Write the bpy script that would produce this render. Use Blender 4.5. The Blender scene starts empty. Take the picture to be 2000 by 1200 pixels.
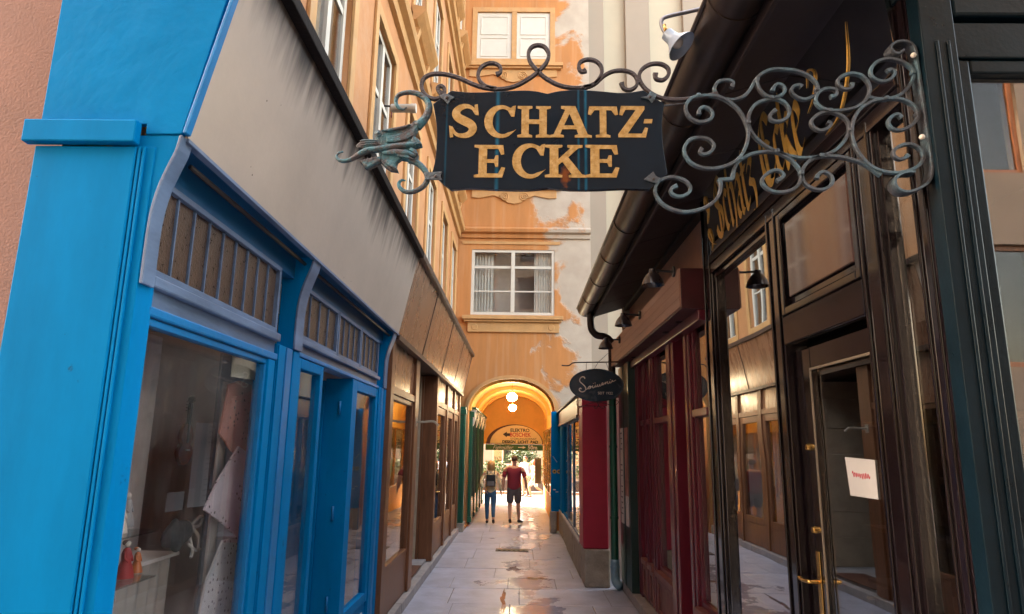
import bpy, bmesh, math, random
from mathutils import Vector, Matrix
random.seed(7)
R = math.radians
S = bpy.context.scene
COL = S.collection

# ------------------------------------------------------------------ camera
FPX = 1300.0                                     # focal length for a 2000 px wide picture
_Y = Vector((15, 272, FPX)).normalized()
_Z = Vector((95, -6205, FPX)); _Z = (_Z - _Y * _Z.dot(_Y)).normalized()
_X = _Y.cross(_Z)
CAMZ = 2.0
cd = bpy.data.cameras.new('camera'); cam = bpy.data.objects.new('camera', cd); COL.objects.link(cam)
cd.sensor_width = 36; cd.lens = FPX / 2000 * 36; cd.clip_start = .05; cd.clip_end = 500
cam.matrix_world = Matrix(((_X[0], -_X[1], -_X[2], 0), (_Y[0], -_Y[1], -_Y[2], 0), (_Z[0], -_Z[1], -_Z[2], CAMZ), (0, 0, 0, 1)))
S.camera = cam

# ------------------------------------------------------------------ world, sun, exposure
SUN_EL, SUN_AZ = 38, -60                          # the sun stands behind the tall house on the left: the lane lies in its shade, the street beyond is sunlit
W = bpy.data.worlds.new('World'); S.world = W; W.use_nodes = True
nt = W.node_tree; nt.nodes.clear()
sky = nt.nodes.new('ShaderNodeTexSky'); sky.sky_type = 'NISHITA'; sky.sun_disc = False
sky.sun_elevation = R(SUN_EL); sky.sun_rotation = R(SUN_AZ % 360); sky.dust_density = 4.0; sky.air_density = 1.0; sky.ozone_density = .6
tint = nt.nodes.new('ShaderNodeMix'); tint.data_type = 'RGBA'; tint.blend_type = 'MULTIPLY'
tint.inputs[0].default_value = 1; tint.inputs[7].default_value = (1.0, .77, .54, 1)
bg = nt.nodes.new('ShaderNodeBackground'); bg.inputs[1].default_value = .15
wo = nt.nodes.new('ShaderNodeOutputWorld')
nt.links.new(sky.outputs[0], tint.inputs[6]); nt.links.new(tint.outputs[2], bg.inputs[0]); nt.links.new(bg.outputs[0], wo.inputs[0])
sl = bpy.data.lights.new('sun', 'SUN'); sl.energy = 2.0; sl.angle = R(.6); sl.color = (1, .93, .82)
so = bpy.data.objects.new('sun', sl); COL.objects.link(so)
_s = Vector((math.sin(R(SUN_AZ)) * math.cos(R(SUN_EL)), math.cos(R(SUN_AZ)) * math.cos(R(SUN_EL)), math.sin(R(SUN_EL))))
so.rotation_euler = _s.to_track_quat('Z', 'Y').to_euler(); so.location = _s * 60
S.view_settings.view_transform = 'Standard'; S.view_settings.look = 'None'
S.view_settings.gamma = 1; S.view_settings.use_curve_mapping = False
S.view_settings.exposure = 4.6
S.cycles.max_bounces = 10; S.cycles.diffuse_bounces = 8; S.cycles.glossy_bounces = 5; S.cycles.transparent_max_bounces = 12
S.cycles.caustics_reflective = False; S.cycles.caustics_refractive = False
S.cycles.sample_clamp_indirect = 6

# ------------------------------------------------------------------ measuring helpers: photo point -> metres on a known plane
def ray(u, v):
    d = Vector((u - 1000, v - 600, FPX)); return Vector((d.dot(_X), d.dot(_Y), d.dot(_Z)))
CAMP = Vector((0, 0, CAMZ))
def PY(u, v, y): r = ray(u, v); return CAMP + r * (y / r.y)
def PX(u, v, x): r = ray(u, v); return CAMP + r * (x / r.x)

# ------------------------------------------------------------------ materials
MATS = {}
SHEAR = .10                                      # the glass fascia leans out a little at the top
def mat(name, col, rough=.6, var=.12, scale=5, bump=.08, bscale=60, coat=0, metal=0, stretch=None, col2=None, c2=(.45, .6), rvar=.1, spec=.5, dirt=None, dscale=2.5, damt=.5):
    if name in MATS: return MATS[name]
    m = bpy.data.materials.new(name); m.use_nodes = True; n = m.node_tree.nodes; L = m.node_tree.links
    b = n['Principled BSDF']
    tc = n.new('ShaderNodeTexCoord'); mp = n.new('ShaderNodeMapping'); L.new(tc.outputs['Object'], mp.inputs[0])
    if stretch: mp.inputs['Scale'].default_value = stretch
    n1 = n.new('ShaderNodeTexNoise'); n1.inputs['Scale'].default_value = scale; n1.inputs['Detail'].default_value = 8; n1.inputs['Roughness'].default_value = .65
    L.new(mp.outputs[0], n1.inputs['Vector'])
    cr = n.new('ShaderNodeValToRGB')
    c = Vector(col[:3])
    lo = tuple(c * (1 - var)) + (1,); hi = tuple(Vector(min(1, x) for x in c * (1 + var))) + (1,)
    cr.color_ramp.elements[0].position = .3; cr.color_ramp.elements[1].position = .7
    cr.color_ramp.elements[0].color = lo; cr.color_ramp.elements[1].color = hi
    L.new(n1.outputs[0], cr.inputs[0]); out = cr.outputs[0]
    if col2:
        n2 = n.new('ShaderNodeTexNoise'); n2.inputs['Scale'].default_value = dscale; n2.inputs['Detail'].default_value = 10; n2.inputs['Roughness'].default_value = .7
        L.new(tc.outputs['Object'], n2.inputs['Vector'])
        r2 = n.new('ShaderNodeValToRGB'); r2.color_ramp.elements[0].position, r2.color_ramp.elements[1].position = c2
        L.new(n2.outputs[0], r2.inputs[0])
        mx = n.new('ShaderNodeMix'); mx.data_type = 'RGBA'; L.new(r2.outputs[0], mx.inputs[0]); L.new(out, mx.inputs[6]); mx.inputs[7].default_value = tuple(col2) + (1,)
        out = mx.outputs[2]
    L.new(out, b.inputs['Base Color'])
    b.inputs['Metallic'].default_value = metal; b.inputs['Coat Weight'].default_value = coat; b.inputs['Coat Roughness'].default_value = .06
    b.inputs['Specular IOR Level'].default_value = spec
    n3 = n.new('ShaderNodeTexNoise'); n3.inputs['Scale'].default_value = bscale; n3.inputs['Detail'].default_value = 6; L.new(mp.outputs[0], n3.inputs['Vector'])
    mr = n.new('ShaderNodeMapRange'); mr.inputs[3].default_value = max(.02, rough - rvar); mr.inputs[4].default_value = min(1, rough + rvar)
    L.new(n1.outputs[0], mr.inputs[0]); L.new(mr.outputs[0], b.inputs['Roughness'])
    if bump:
        bp = n.new('ShaderNodeBump'); bp.inputs['Strength'].default_value = bump; bp.inputs['Distance'].default_value = .01
        L.new(n3.outputs[0], bp.inputs['Height']); L.new(bp.outputs[0], b.inputs['Normal'])
    MATS[name] = m
    return m

def glass(name, tintc=(1, 1, 1), ior=1.6, rough=0.0, base=0.0, wave=.0, haze=None):
    """window pane: Fresnel reflection over clear transmission"""
    if name in MATS: return MATS[name]
    m = bpy.data.materials.new(name); m.use_nodes = True; n = m.node_tree.nodes; L = m.node_tree.links; n.clear()
    o = n.new('ShaderNodeOutputMaterial'); mx = n.new('ShaderNodeMixShader'); t = n.new('ShaderNodeBsdfTransparent'); g = n.new('ShaderNodeBsdfGlossy')
    # Schlick reflectance, the same from both faces of the thin pane
    ge = n.new('ShaderNodeNewGeometry'); dt = n.new('ShaderNodeVectorMath'); dt.operation = 'DOT_PRODUCT'; L.new(ge.outputs['Normal'], dt.inputs[0]); L.new(ge.outputs['Incoming'], dt.inputs[1])
    ab = n.new('ShaderNodeMath'); ab.operation = 'ABSOLUTE'; L.new(dt.outputs['Value'], ab.inputs[0])
    om = n.new('ShaderNodeMath'); om.operation = 'SUBTRACT'; om.inputs[0].default_value = 1; L.new(ab.outputs[0], om.inputs[1])
    pw_ = n.new('ShaderNodeMath'); pw_.operation = 'POWER'; L.new(om.outputs[0], pw_.inputs[0]); pw_.inputs[1].default_value = 5
    f0 = ((ior - 1) / (ior + 1)) ** 2; fr = n.new('ShaderNodeMath'); fr.operation = 'MULTIPLY_ADD'; L.new(pw_.outputs[0], fr.inputs[0]); fr.inputs[1].default_value = 1 - f0; fr.inputs[2].default_value = f0
    t.inputs[0].default_value = tuple(tintc) + (1,); g.inputs['Roughness'].default_value = rough
    ad = n.new('ShaderNodeMath'); ad.operation = 'ADD'; ad.inputs[1].default_value = base; ad.use_clamp = True
    L.new(fr.outputs[0], ad.inputs[0]); L.new(ad.outputs[0], mx.inputs[0])
    tr = t.outputs[0]
    if haze:  # pale diffuse film imitates the milky haze of reflections on the pane
        tc = n.new('ShaderNodeTexCoord'); nz = n.new('ShaderNodeTexNoise'); nz.inputs['Scale'].default_value = 2; nz.inputs['Detail'].default_value = 8
        L.new(tc.outputs['Object'], nz.inputs['Vector']); rp = n.new('ShaderNodeMapRange'); rp.inputs[1].default_value = .4; rp.inputs[2].default_value = .8; rp.inputs[4].default_value = haze
        L.new(nz.outputs[0], rp.inputs[0]); df = n.new('ShaderNodeBsdfDiffuse'); df.inputs[0].default_value = (.5, .48, .45, 1)
        m2 = n.new('ShaderNodeMixShader'); L.new(rp.outputs[0], m2.inputs[0]); L.new(tr, m2.inputs[1]); L.new(df.outputs[0], m2.inputs[2]); tr = m2.outputs[0]
    L.new(tr, mx.inputs[1]); L.new(g.outputs[0], mx.inputs[2]); L.new(mx.outputs[0], o.inputs[0])
    if wave:
        tc = n.new('ShaderNodeTexCoord'); nz = n.new('ShaderNodeTexNoise'); nz.inputs['Scale'].default_value = 1.6; nz.inputs['Detail'].default_value = 1
        L.new(tc.outputs['Object'], nz.inputs['Vector']); bp = n.new('ShaderNodeBump'); bp.inputs['Strength'].default_value = wave; bp.inputs['Distance'].default_value = .02
        L.new(nz.outputs[0], bp.inputs['Height']); L.new(bp.outputs[0], g.inputs['Normal'])
    MATS[name] = m
    return m

def emit(name, col, strength):
    if name in MATS: return MATS[name]
    m = bpy.data.materials.new(name); m.use_nodes = True; n = m.node_tree.nodes; L = m.node_tree.links
    b = n['Principled BSDF']; b.inputs['Base Color'].default_value = tuple(col) + (1,); b.inputs['Emission Color'].default_value = tuple(col) + (1,); b.inputs['Emission Strength'].default_value = strength
    MATS[name] = m
    return m

blue = mat('blue_paint', (.0, .178, .44), .55, .12, 2.2, .07, 7, spec=.04, rvar=.08, stretch=(2.5, 2.5, .6), col2=(.012, .09, .20), c2=(.66, .70), dscale=11)
bluetrim = mat('blue_trim_paint', (.0, .17, .44), .45, .16, 6, .12, 30, col2=(.20, .30, .42), c2=(.62, .85), dscale=9)
bluegrey = mat('weathered_blue_grey_paint', (.115, .175, .285), .45, .35, 7, .15, 40, stretch=(1, .25, 1))
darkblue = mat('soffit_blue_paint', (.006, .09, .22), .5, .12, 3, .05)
pink = mat('pink_plaster', (.26, .145, .115), .85, .14, 2.2, .35, 90, col2=(.50, .40, .32), c2=(.58, .72), dscale=1.2)
orangew = mat('orange_plaster', (.42, .19, .075), .85, .14, 1.3, .25, 55, col2=(.48, .28, .16), c2=(.5, .75), dscale=.8)
golden = mat('golden_stucco', (.46, .25, .095), .7, .15, 4, .2, 40, col2=(.46, .31, .18), c2=(.55, .8))
whitep = mat('white_window_paint', (.54, .50, .44), .5, .06, 5, .05)
cream = mat('cream_plaster', (.42, .36, .27), .85, .05, 1.2, .12, 40)
taupe = mat('taupe_plaster', (.29, .235, .185), .85, .05, 1.2, .12, 40)
beige = None
blackl = mat('black_lacquer', (.0075, .0045, .0055), .12, .3, 4, .03, 12, coat=.5, spec=.35, rvar=.05)
blackl.node_tree.nodes['Principled BSDF'].inputs['Coat IOR'].default_value = 1.6
blackg = mat('blue_black_paint', (.003, .010, .016), .3, .25, 6, .08, 60, coat=.0, rvar=.08, spec=.2)
brownl = mat('brown_lacquer_panel', (.21, .095, .050), .28, .28, 5, .06, 30, coat=.0, spec=.35, stretch=(1, 1, .25), col2=(.13, .06, .035), c2=(.5, .75), dscale=1.5)
brownw = mat('brown_wood', (.19, .080, .038), .42, .3, 7, .12, 40, stretch=(3, 3, .35), coat=.0, spec=.3)
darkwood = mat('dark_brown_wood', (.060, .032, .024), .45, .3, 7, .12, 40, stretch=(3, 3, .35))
redp = mat('dark_red_paint', (.125, .008, .020), .35, .22, 5, .08, 30, coat=.25, stretch=(2, 2, .5))
redpanel = mat('worn_red_wood_panel', (.20, .070, .060), .55, .3, 6, .12, 40, col2=(.28, .16, .11), c2=(.5, .75), dscale=5)
redpil = mat('crimson_plaster', (.38, .010, .040), .5, .12, 3, .12, 50)
salmon = mat('salmon_plaster', (.42, .22, .15), .7, .14, 3, .12, 40)
salmonw = mat('pale_salmon_wood', (.46, .27, .19), .6, .16, 5, .15, 40, stretch=(1, .2, 2))
greenp = mat('green_paint', (.006, .085, .048), .4, .2, 5, .08, 30, coat=.2)
dkgreen = mat('dark_green_paint', (.006, .030, .026), .4, .25, 5, .1, 30, coat=.2)
stone = mat('grey_base_stone', (.34, .29, .23), .85, .25, 7, .5, 40, col2=(.16, .13, .11), c2=(.55, .7), dscale=4)
kerbst = mat('kerb_stone', (.33, .30, .29), .7, .2, 6, .3, 40)
sandst = mat('sandstone_block', (.46, .36, .25), .8, .18, 4, .3, 40)
gutterm = mat('brown_gutter_metal', (.030, .020, .017), .38, .4, 4, .1, 20, metal=.35, rvar=.12)
eave = mat('eave_boards', (.016, .009, .010), .55, .3, 6, .12, 30)
ironm = mat('wrought_iron_patina', (.050, .056, .068), .45, .45, 22, .5, 120, metal=.3, col2=(.065, .115, .145), c2=(.46, .60), dscale=9)
ironb = mat('brown_iron', (.036, .026, .028), .5, .45, 22, .5, 120, metal=.3)
verdi = mat('verdigris_copper', (.028, .105, .135), .5, .5, 30, .6, 120, metal=.25, col2=(.050, .042, .046), c2=(.44, .56), dscale=16)
brass = mat('brass', (.62, .36, .10), .25, .2, 6, .05, metal=.9)
pave = mat('paving_stone', (.30, .29, .30), .52, .22, 4, .35, 50, col2=(.20, .19, .20), c2=(.5, .7), dscale=1.6, rvar=.14, spec=.45)
groundm = mat('joint_mortar', (.24, .23, .235), .85, .2, 4, .3)
asph = mat('street_asphalt', (.085, .082, .08), .8, .2, 5, .3)
gls = glass('shop_glass', (.97, .98, .98), 1.75, 0, .06, .06)
glsL = glass('display_glass', (.96, .97, .98), 1.45, 0, .02, .05, haze=.10)
glsdark = glass('dark_shop_glass', (.75, .73, .70), 2.1, 0, .22, .05)
glsmir = glass('mirroring_shop_glass', (.6, .58, .56), 2.3, 0, .48, .05)
glsup = glass('house_glass', (.9, .93, .95), 1.7, .01, .16, .1)
glsend = glass('clear_house_glass', (.85, .86, .86), 1.45, .01, .01, .1)
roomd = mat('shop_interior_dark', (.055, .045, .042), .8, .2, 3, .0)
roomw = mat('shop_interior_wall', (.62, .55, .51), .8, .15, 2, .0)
paper = mat('paper', (.56, .52, .47), .8, .05, 6, .0)
curtain = mat('net_curtain', (.72, .69, .63), .9, .1, 6, .1, stretch=(12, 1, .3))
ochre = mat('ochre_passage_plaster', (.80, .42, .075), .65, .1, 2, .15, 40)
navy = mat('navy_enamel', (.006, .028, .052), .25, .2, 5, .05, coat=.5)
skin_m = mat('skin', (.52, .27, .18), .55, .08, 8, .0)
blackm = mat('black_leather', (.018, .017, .018), .45, .2, 10, .1)
glamp = emit('lamp_globe', (1, .80, .48), 5.5)

# ------------------------------------------------------------------ mesh helpers
class MB:
    def __init__(s): s.v = []; s.f = []
    def add(s, vs, fs):
        o = len(s.v); s.v += [tuple(v) for v in vs]; s.f += [tuple(i + o for i in f) for f in fs]; return s
    def box(s, x0, x1, y0, y1, z0, z1):
        x0, x1 = sorted((x0, x1)); y0, y1 = sorted((y0, y1)); z0, z1 = sorted((z0, z1))
        return s.add([(x0, y0, z0), (x1, y0, z0), (x1, y1, z0), (x0, y1, z0), (x0, y0, z1), (x1, y0, z1), (x1, y1, z1), (x0, y1, z1)],
                     [(0, 3, 2, 1), (4, 5, 6, 7), (0, 1, 5, 4), (1, 2, 6, 5), (2, 3, 7, 6), (3, 0, 4, 7)])
    def prism(s, poly, ax, a0, a1):
        n = len(poly)
        P = {'x': lambda p, a: (a, p[0], p[1]), 'y': lambda p, a: (p[0], a, p[1]), 'z': lambda p, a: (p[0], p[1], a)}[ax]
        vs = [P(p, a0) for p in poly] + [P(p, a1) for p in poly]
        fs = [tuple(range(n - 1, -1, -1)), tuple(range(n, 2 * n))] + [(i, (i + 1) % n, n + (i + 1) % n, n + i) for i in range(n)]
        return s.add(vs, fs)
    def tube(s, pts, r, n=8, close=False):
        pts = [Vector(p) for p in pts]; N = len(pts); rs = r if isinstance(r, (list, tuple)) else [r] * N
        vs = []; up = None
        for i, p in enumerate(pts):
            t = (pts[(i + 1) % N] - pts[i - 1]) if close else (pts[min(i + 1, N - 1)] - pts[max(i - 1, 0)])
            t.normalize()
            if up is None: up = Vector((0, 0, 1)) if abs(t.z) < .9 else Vector((1, 0, 0))
            a = t.cross(up)
            if a.length < 1e-4: a = t.cross(Vector((0, 1, 0)))
            a.normalize(); b = a.cross(t).normalized(); up = b
            for k in range(n):
                an = 2 * math.pi * k / n; vs.append(p + (a * math.cos(an) + b * math.sin(an)) * rs[i])
        fs = []
        for i in range(N if close else N - 1):
            j = (i + 1) % N
            for k in range(n): fs.append((i * n + k, i * n + (k + 1) % n, j * n + (k + 1) % n, j * n + k))
        if not close: fs += [tuple(range(n - 1, -1, -1)), tuple((N - 1) * n + k for k in range(n))]
        return s.add(vs, fs)
    def bar(s, pts, w, d, y=None):
        """flat bar bent in the X-Z plane: w across in the plane, d deep along Y"""
        pts = [Vector(p) for p in pts]; N = len(pts); ws = w if isinstance(w, (list, tuple)) else [w] * N; vs = []
        for i, p in enumerate(pts):
            t = pts[min(i + 1, N - 1)] - pts[max(i - 1, 0)]; t.y = 0; t.normalize(); nn = Vector((-t.z, 0, t.x)); h = ws[i] / 2
            Dy = Vector((0, d / 2, 0)); c = .75
            vs += [p + nn * h - Dy * c, p + nn * h * c - Dy, p - nn * h * c - Dy, p - nn * h - Dy * c, p - nn * h + Dy * c, p - nn * h * c + Dy, p + nn * h * c + Dy, p + nn * h + Dy * c]
        fs = [tuple(range(8))[::-1], tuple((N - 1) * 8 + k for k in range(8))]
        for i in range(N - 1):
            for k in range(8): fs.append((i * 8 + k, i * 8 + (k + 1) % 8, i * 8 + 8 + (k + 1) % 8, i * 8 + 8 + k))
        return s.add(vs, fs)
    def lathe(s, prof, c, n=20, ax='z'):
        c = Vector(c); vs = []; N = len(prof)
        for r, h in prof:
            for k in range(n):
                a = 2 * math.pi * k / n; x, y = r * math.cos(a), r * math.sin(a)
                vs.append(c + {'z': Vector((x, y, h)), 'x': Vector((h, x, y)), 'y': Vector((x, h, y))}[ax])
        fs = [(i * n + k, i * n + (k + 1) % n, (i + 1) * n + (k + 1) % n, (i + 1) * n + k) for i in range(N - 1) for k in range(n)]
        fs += [tuple(range(n))[::-1], tuple((N - 1) * n + k for k in range(n))]
        return s.add(vs, fs)
    def sphere(s, c, r, n=12, sc=(1, 1, 1)):
        prof = [(max(1e-4, math.sin(math.pi * i / n)) * r, -math.cos(math.pi * i / n) * r) for i in range(n + 1)]
        o = len(s.v); s.lathe(prof, (0, 0, 0), 2 * n)
        for i in range(o, len(s.v)):
            v = s.v[i]; s.v[i] = (c[0] + v[0] * sc[0], c[1] + v[1] * sc[1], c[2] + v[2] * sc[2])
        return s
    def xform(s, M_): s.v = [tuple(M_ @ Vector(v)) for v in s.v]; return s
    def build(s, name, m, parent=None, smooth=False, bev=0.0):
        me = bpy.data.meshes.new(name); me.from_pydata(s.v, [], s.f)
        bm = bmesh.new(); bm.from_mesh(me); bmesh.ops.recalc_face_normals(bm, faces=bm.faces); bm.to_mesh(me); bm.free()
        me.materials.append(m)
        return link(name, me, parent, smooth, bev)
def link(name, me, parent=None, smooth=False, bev=0.0):
    if smooth:
        for p in me.polygons: p.use_smooth = True
    o = bpy.data.objects.new(name, me); COL.objects.link(o)
    if smooth == 'auto':
        md = o.modifiers.new('wn', 'EDGE_SPLIT'); md.split_angle = R(40)
    if bev:
        b = o.modifiers.new('bevel', 'BEVEL'); b.width = bev; b.segments = 2; b.limit_method = 'ANGLE'; b.angle_limit = R(40)
    if parent is not None:
        o.parent = parent; o.matrix_parent_inverse = Matrix.Translation(-parent.location)   # parts sit at their thing's place already
    return o
def box(name, m, parent, x0, x1, y0, y1, z0, z1, bev=.004): return MB().box(x0, x1, y0, y1, z0, z1).build(name, m, parent, bev=bev)
def tag(o, label, cat=None, group=None, kind=None):
    o['label'] = label
    if cat: o['category'] = cat
    if group: o['group'] = group
    if kind: o['kind'] = kind
    return o
def thing(name, label, cat, loc=(0, 0, 0), group=None):
    o = bpy.data.objects.new(name, None); COL.objects.link(o); o.location = loc; o.empty_display_size = .1
    return tag(o, label, cat, group)
def structure(o, label=None):
    o['kind'] = 'structure'
    if label: o['label'] = label
    return o
def frame(name, m, parent, ax, p0, p1, a0, a1, z0, z1, w, bev=.003, wb=None, wt=None):
    """rectangular frame in the plane x=const ('x': a is Y) or y=const ('y': a is X); p0..p1 its thickness"""
    mb = MB(); wb = w if wb is None else wb; wt = w if wt is None else wt
    def bx(a, b, c, d): mb.box(p0, p1, a, b, c, d) if ax == 'x' else mb.box(a, b, p0, p1, c, d)
    bx(a0, a0 + w, z0, z1); bx(a1 - w, a1, z0, z1); bx(a0 + w, a1 - w, z0, z0 + wb); bx(a0 + w, a1 - w, z1 - wt, z1)
    return mb.build(name, m, parent, bev=bev)
def pane(name, m, parent, ax, p, a0, a1, z0, z1, t=.006):
    return box(name, m, parent, p, p + t, a0, a1, z0, z1, 0) if ax == 'x' else box(name, m, parent, a0, a1, p, p + t, z0, z1, 0)
def catmull(pts, k=6):
    pts = [Vector(p) for p in pts]; out = []
    for i in range(len(pts) - 1):
        p0, p1, p2, p3 = pts[max(i - 1, 0)], pts[i], pts[i + 1], pts[min(i + 2, len(pts) - 1)]
        for j in range(k):
            t = j / k
            out.append(.5 * ((2 * p1) + (p2 - p0) * t + (2 * p0 - 5 * p1 + 4 * p2 - p3) * t * t + (3 * p1 - p0 - 3 * p2 + p3) * t ** 3))
    out.append(pts[-1]); return out
DG = None
def to_mesh(o, name):
    dg = bpy.context.evaluated_depsgraph_get(); dg.update()
    me = bpy.data.meshes.new_from_object(o.evaluated_get(dg)); me.name = name
    d = o.data; bpy.data.objects.remove(o)
    return me
def polys2d(name, splines, depth, m, M_, parent):
    """flat letter shapes from closed outlines (holes allowed), extruded, placed with matrix M_"""
    cu = bpy.data.curves.new(name, 'CURVE'); cu.dimensions = '2D'; cu.fill_mode = 'BOTH'; cu.extrude = depth
    for pts in splines:
        sp = cu.splines.new('POLY'); sp.points.add(len(pts) - 1); sp.use_cyclic_u = True
        for i, p in enumerate(pts): sp.points[i].co = (p[0], p[1], 0, 1)
    o = bpy.data.objects.new(name, cu); COL.objects.link(o); me = to_mesh(o, name); me.transform(M_)
    me.materials.clear(); me.materials.append(m); return link(name, me, parent)
def text(name, body, size, m, M_, parent, depth=.001, shear=0, align='CENTER', bold=0, sx=1):
    cu = bpy.data.curves.new(name, 'FONT'); cu.body = body; cu.size = size; cu.extrude = depth; cu.shear = shear; cu.align_x = align; cu.offset = bold
    o = bpy.data.objects.new(name, cu); COL.objects.link(o); me = to_mesh(o, name); me.transform(M_ @ Matrix.Diagonal((sx, 1, 1, 1)))
    me.materials.clear(); me.materials.append(m); return link(name, me, parent)
def facing_cam(x, y, z): return Matrix.Translation((x, y, z)) @ Matrix.Rotation(R(90), 4, 'X')            # text readable from -Y
def facing_left(x, y, z): return Matrix.Translation((x, y, z)) @ Matrix.Rotation(R(-90), 4, 'Z') @ Matrix.Rotation(R(90), 4, 'X')   # readable from -X
def facing_right(x, y, z): return Matrix.Translation((x, y, z)) @ Matrix.Rotation(R(90), 4, 'Z') @ Matrix.Rotation(R(90), 4, 'X')

# ================================================================== SETTING: ground and paving
structure(box('ground', asph, None, -60, 60, -40, 120, -.3, -.03, 0))
pv = structure(box('pavement', groundm, None, -1.52, 1.75, 1.0, 24.6, -.028, -.008, 0))
def pave_material():
    m = mat('paving_slab_stone', (.40, .415, .50), .5, .2, 3, .0, spec=.5)
    n = m.node_tree.nodes; L = m.node_tree.links; b = n['Principled BSDF']
    g = n.new('ShaderNodeNewGeometry')
    d = n.new('ShaderNodeTexNoise'); d.inputs['Scale'].default_value = 1.1; d.inputs['Detail'].default_value = 9; d.inputs['Roughness'].default_value = .68
    mp = n.new('ShaderNodeMapping'); mp.inputs['Scale'].default_value = (1.0, .8, 1); L.new(g.outputs['Position'], mp.inputs[0]); L.new(mp.outputs[0], d.inputs['Vector'])
    sx = n.new('ShaderNodeSeparateXYZ'); L.new(g.outputs['Position'], sx.inputs[0])
    # damp stone runs down the middle of the lane
    a = n.new('ShaderNodeMath'); a.operation = 'SUBTRACT'; L.new(sx.outputs[0], a.inputs[0]); a.inputs[1].default_value = .12
    a2 = n.new('ShaderNodeMath'); a2.operation = 'ABSOLUTE'; L.new(a.outputs[0], a2.inputs[0])
    a3 = n.new('ShaderNodeMath'); a3.operation = 'MULTIPLY_ADD'; L.new(a2.outputs[0], a3.inputs[0]); a3.inputs[1].default_value = -.22; a3.inputs[2].default_value = .10
    w = n.new('ShaderNodeMath'); w.operation = 'ADD'; L.new(a3.outputs[0], w.inputs[0]); L.new(d.outputs[0], w.inputs[1])
    wr = n.new('ShaderNodeMapRange'); wr.interpolation_type = 'SMOOTHSTEP'; wr.inputs[1].default_value = .50; wr.inputs[2].default_value = .63; L.new(w.outputs[0], wr.inputs[0])
    rr = n.new('ShaderNodeMapRange'); rr.inputs[3].default_value = .42; rr.inputs[4].default_value = .16; L.new(wr.outputs[0], rr.inputs[0]); L.new(rr.outputs[0], b.inputs['Roughness'])
    old = b.inputs['Base Color'].links[0].from_socket
    mx = n.new('ShaderNodeMix'); mx.data_type = 'RGBA'; mx.blend_type = 'MULTIPLY'; mx.inputs[7].default_value = (.72, .70, .72, 1)
    L.new(wr.outputs[0], mx.inputs[0]); L.new(old, mx.inputs[6]); L.new(mx.outputs[2], b.inputs['Base Color'])
    oi = n.new('ShaderNodeObjectInfo'); hv = n.new('ShaderNodeHueSaturation'); mr = n.new('ShaderNodeMapRange'); mr.inputs[3].default_value = .90; mr.inputs[4].default_value = 1.08
    L.new(oi.outputs['Random'], mr.inputs[0]); L.new(mr.outputs[0], hv.inputs['Value']); L.new(mx.outputs[2], hv.inputs['Color']); L.new(hv.outputs[0], b.inputs['Base Color'])
    f = n.new('ShaderNodeTexNoise'); f.inputs['Scale'].default_value = 28; f.inputs['Detail'].default_value = 8; L.new(g.outputs['Position'], f.inputs['Vector'])
    f2 = n.new('ShaderNodeTexNoise'); f2.inputs['Scale'].default_value = 3.5; f2.inputs['Detail'].default_value = 3; L.new(g.outputs['Position'], f2.inputs['Vector'])
    fm = n.new('ShaderNodeMath'); fm.operation = 'MULTIPLY_ADD'; L.new(f2.outputs[0], fm.inputs[0]); fm.inputs[1].default_value = 3.0; L.new(f.outputs[0], fm.inputs[2])
    bp = n.new('ShaderNodeBump'); bp.inputs['Distance'].default_value = .006; bs = n.new('ShaderNodeMapRange'); bs.inputs[3].default_value = .45; bs.inputs[4].default_value = .18
    L.new(wr.outputs[0], bs.inputs[0]); L.new(bs.outputs[0], bp.inputs['Strength']); L.new(fm.outputs[0], bp.inputs['Height']); L.new(bp.outputs[0], b.inputs['Normal'])
    return m
slabm = pave_material()
rows = []; y = 1.1
while y < 24.4:
    d = random.uniform(.75, 1.25); rows.append((y, min(y + d, 24.55))); y += d
for i, (y0, y1) in enumerate(rows):
    cuts = [-1.50]; x = -1.50 + random.uniform(.5, 1.15)
    while x < 1.25: cuts.append(x); x += random.uniform(.7, 1.25)
    cuts.append(1.74)
    for a, b in zip(cuts[:-1], cuts[1:]):
        zt = random.uniform(-.003, .002); j = .004
        mb = MB(); k = lambda: random.uniform(-.004, .004)
        mb.prism([(a + j + k(), y0 + j + k()), (b - j + k(), y0 + j + k()), (b - j + k(), y1 - j + k()), (a + j + k(), y1 - j + k())], 'z', -.02, zt)
        mb.build('paving_slab', slabm, pv, bev=.006)
# puddles lying on the paving
water = glass('puddle_water', (.86, .83, .82), 1.42, .05, .04, .05)
def puddle(cx, cy, rx, ry, seed):
    rnd = random.Random(seed); pts = []; n = 60; ph = [rnd.uniform(0, 6.28) for _ in range(5)]
    for i in range(n):
        a = 2 * math.pi * i / n; r = 1 + .28 * math.sin(2 * a + ph[0]) + .24 * math.sin(3 * a + ph[1]) + .18 * math.sin(5 * a + ph[2]) + .12 * math.sin(9 * a + ph[3]) + .06 * math.sin(14 * a + ph[4])
        pts.append((cx + rx * r * math.cos(a), cy + ry * r * math.sin(a)))
    o = MB().prism(pts, 'z', -.002, .0045).build('puddle', water); return structure(o, 'shallow puddle on the worn stone paving')
for i, (u, v, rx, ry) in enumerate([(1003, 1112, .08, .22), (1046, 1131, .12, .12), (983, 1172, .035, .50)]):
    r = ray(u, v); p = CAMP + r * (-CAMZ / r.z); puddle(p.x, p.y, rx, ry, i + 3)
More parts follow.
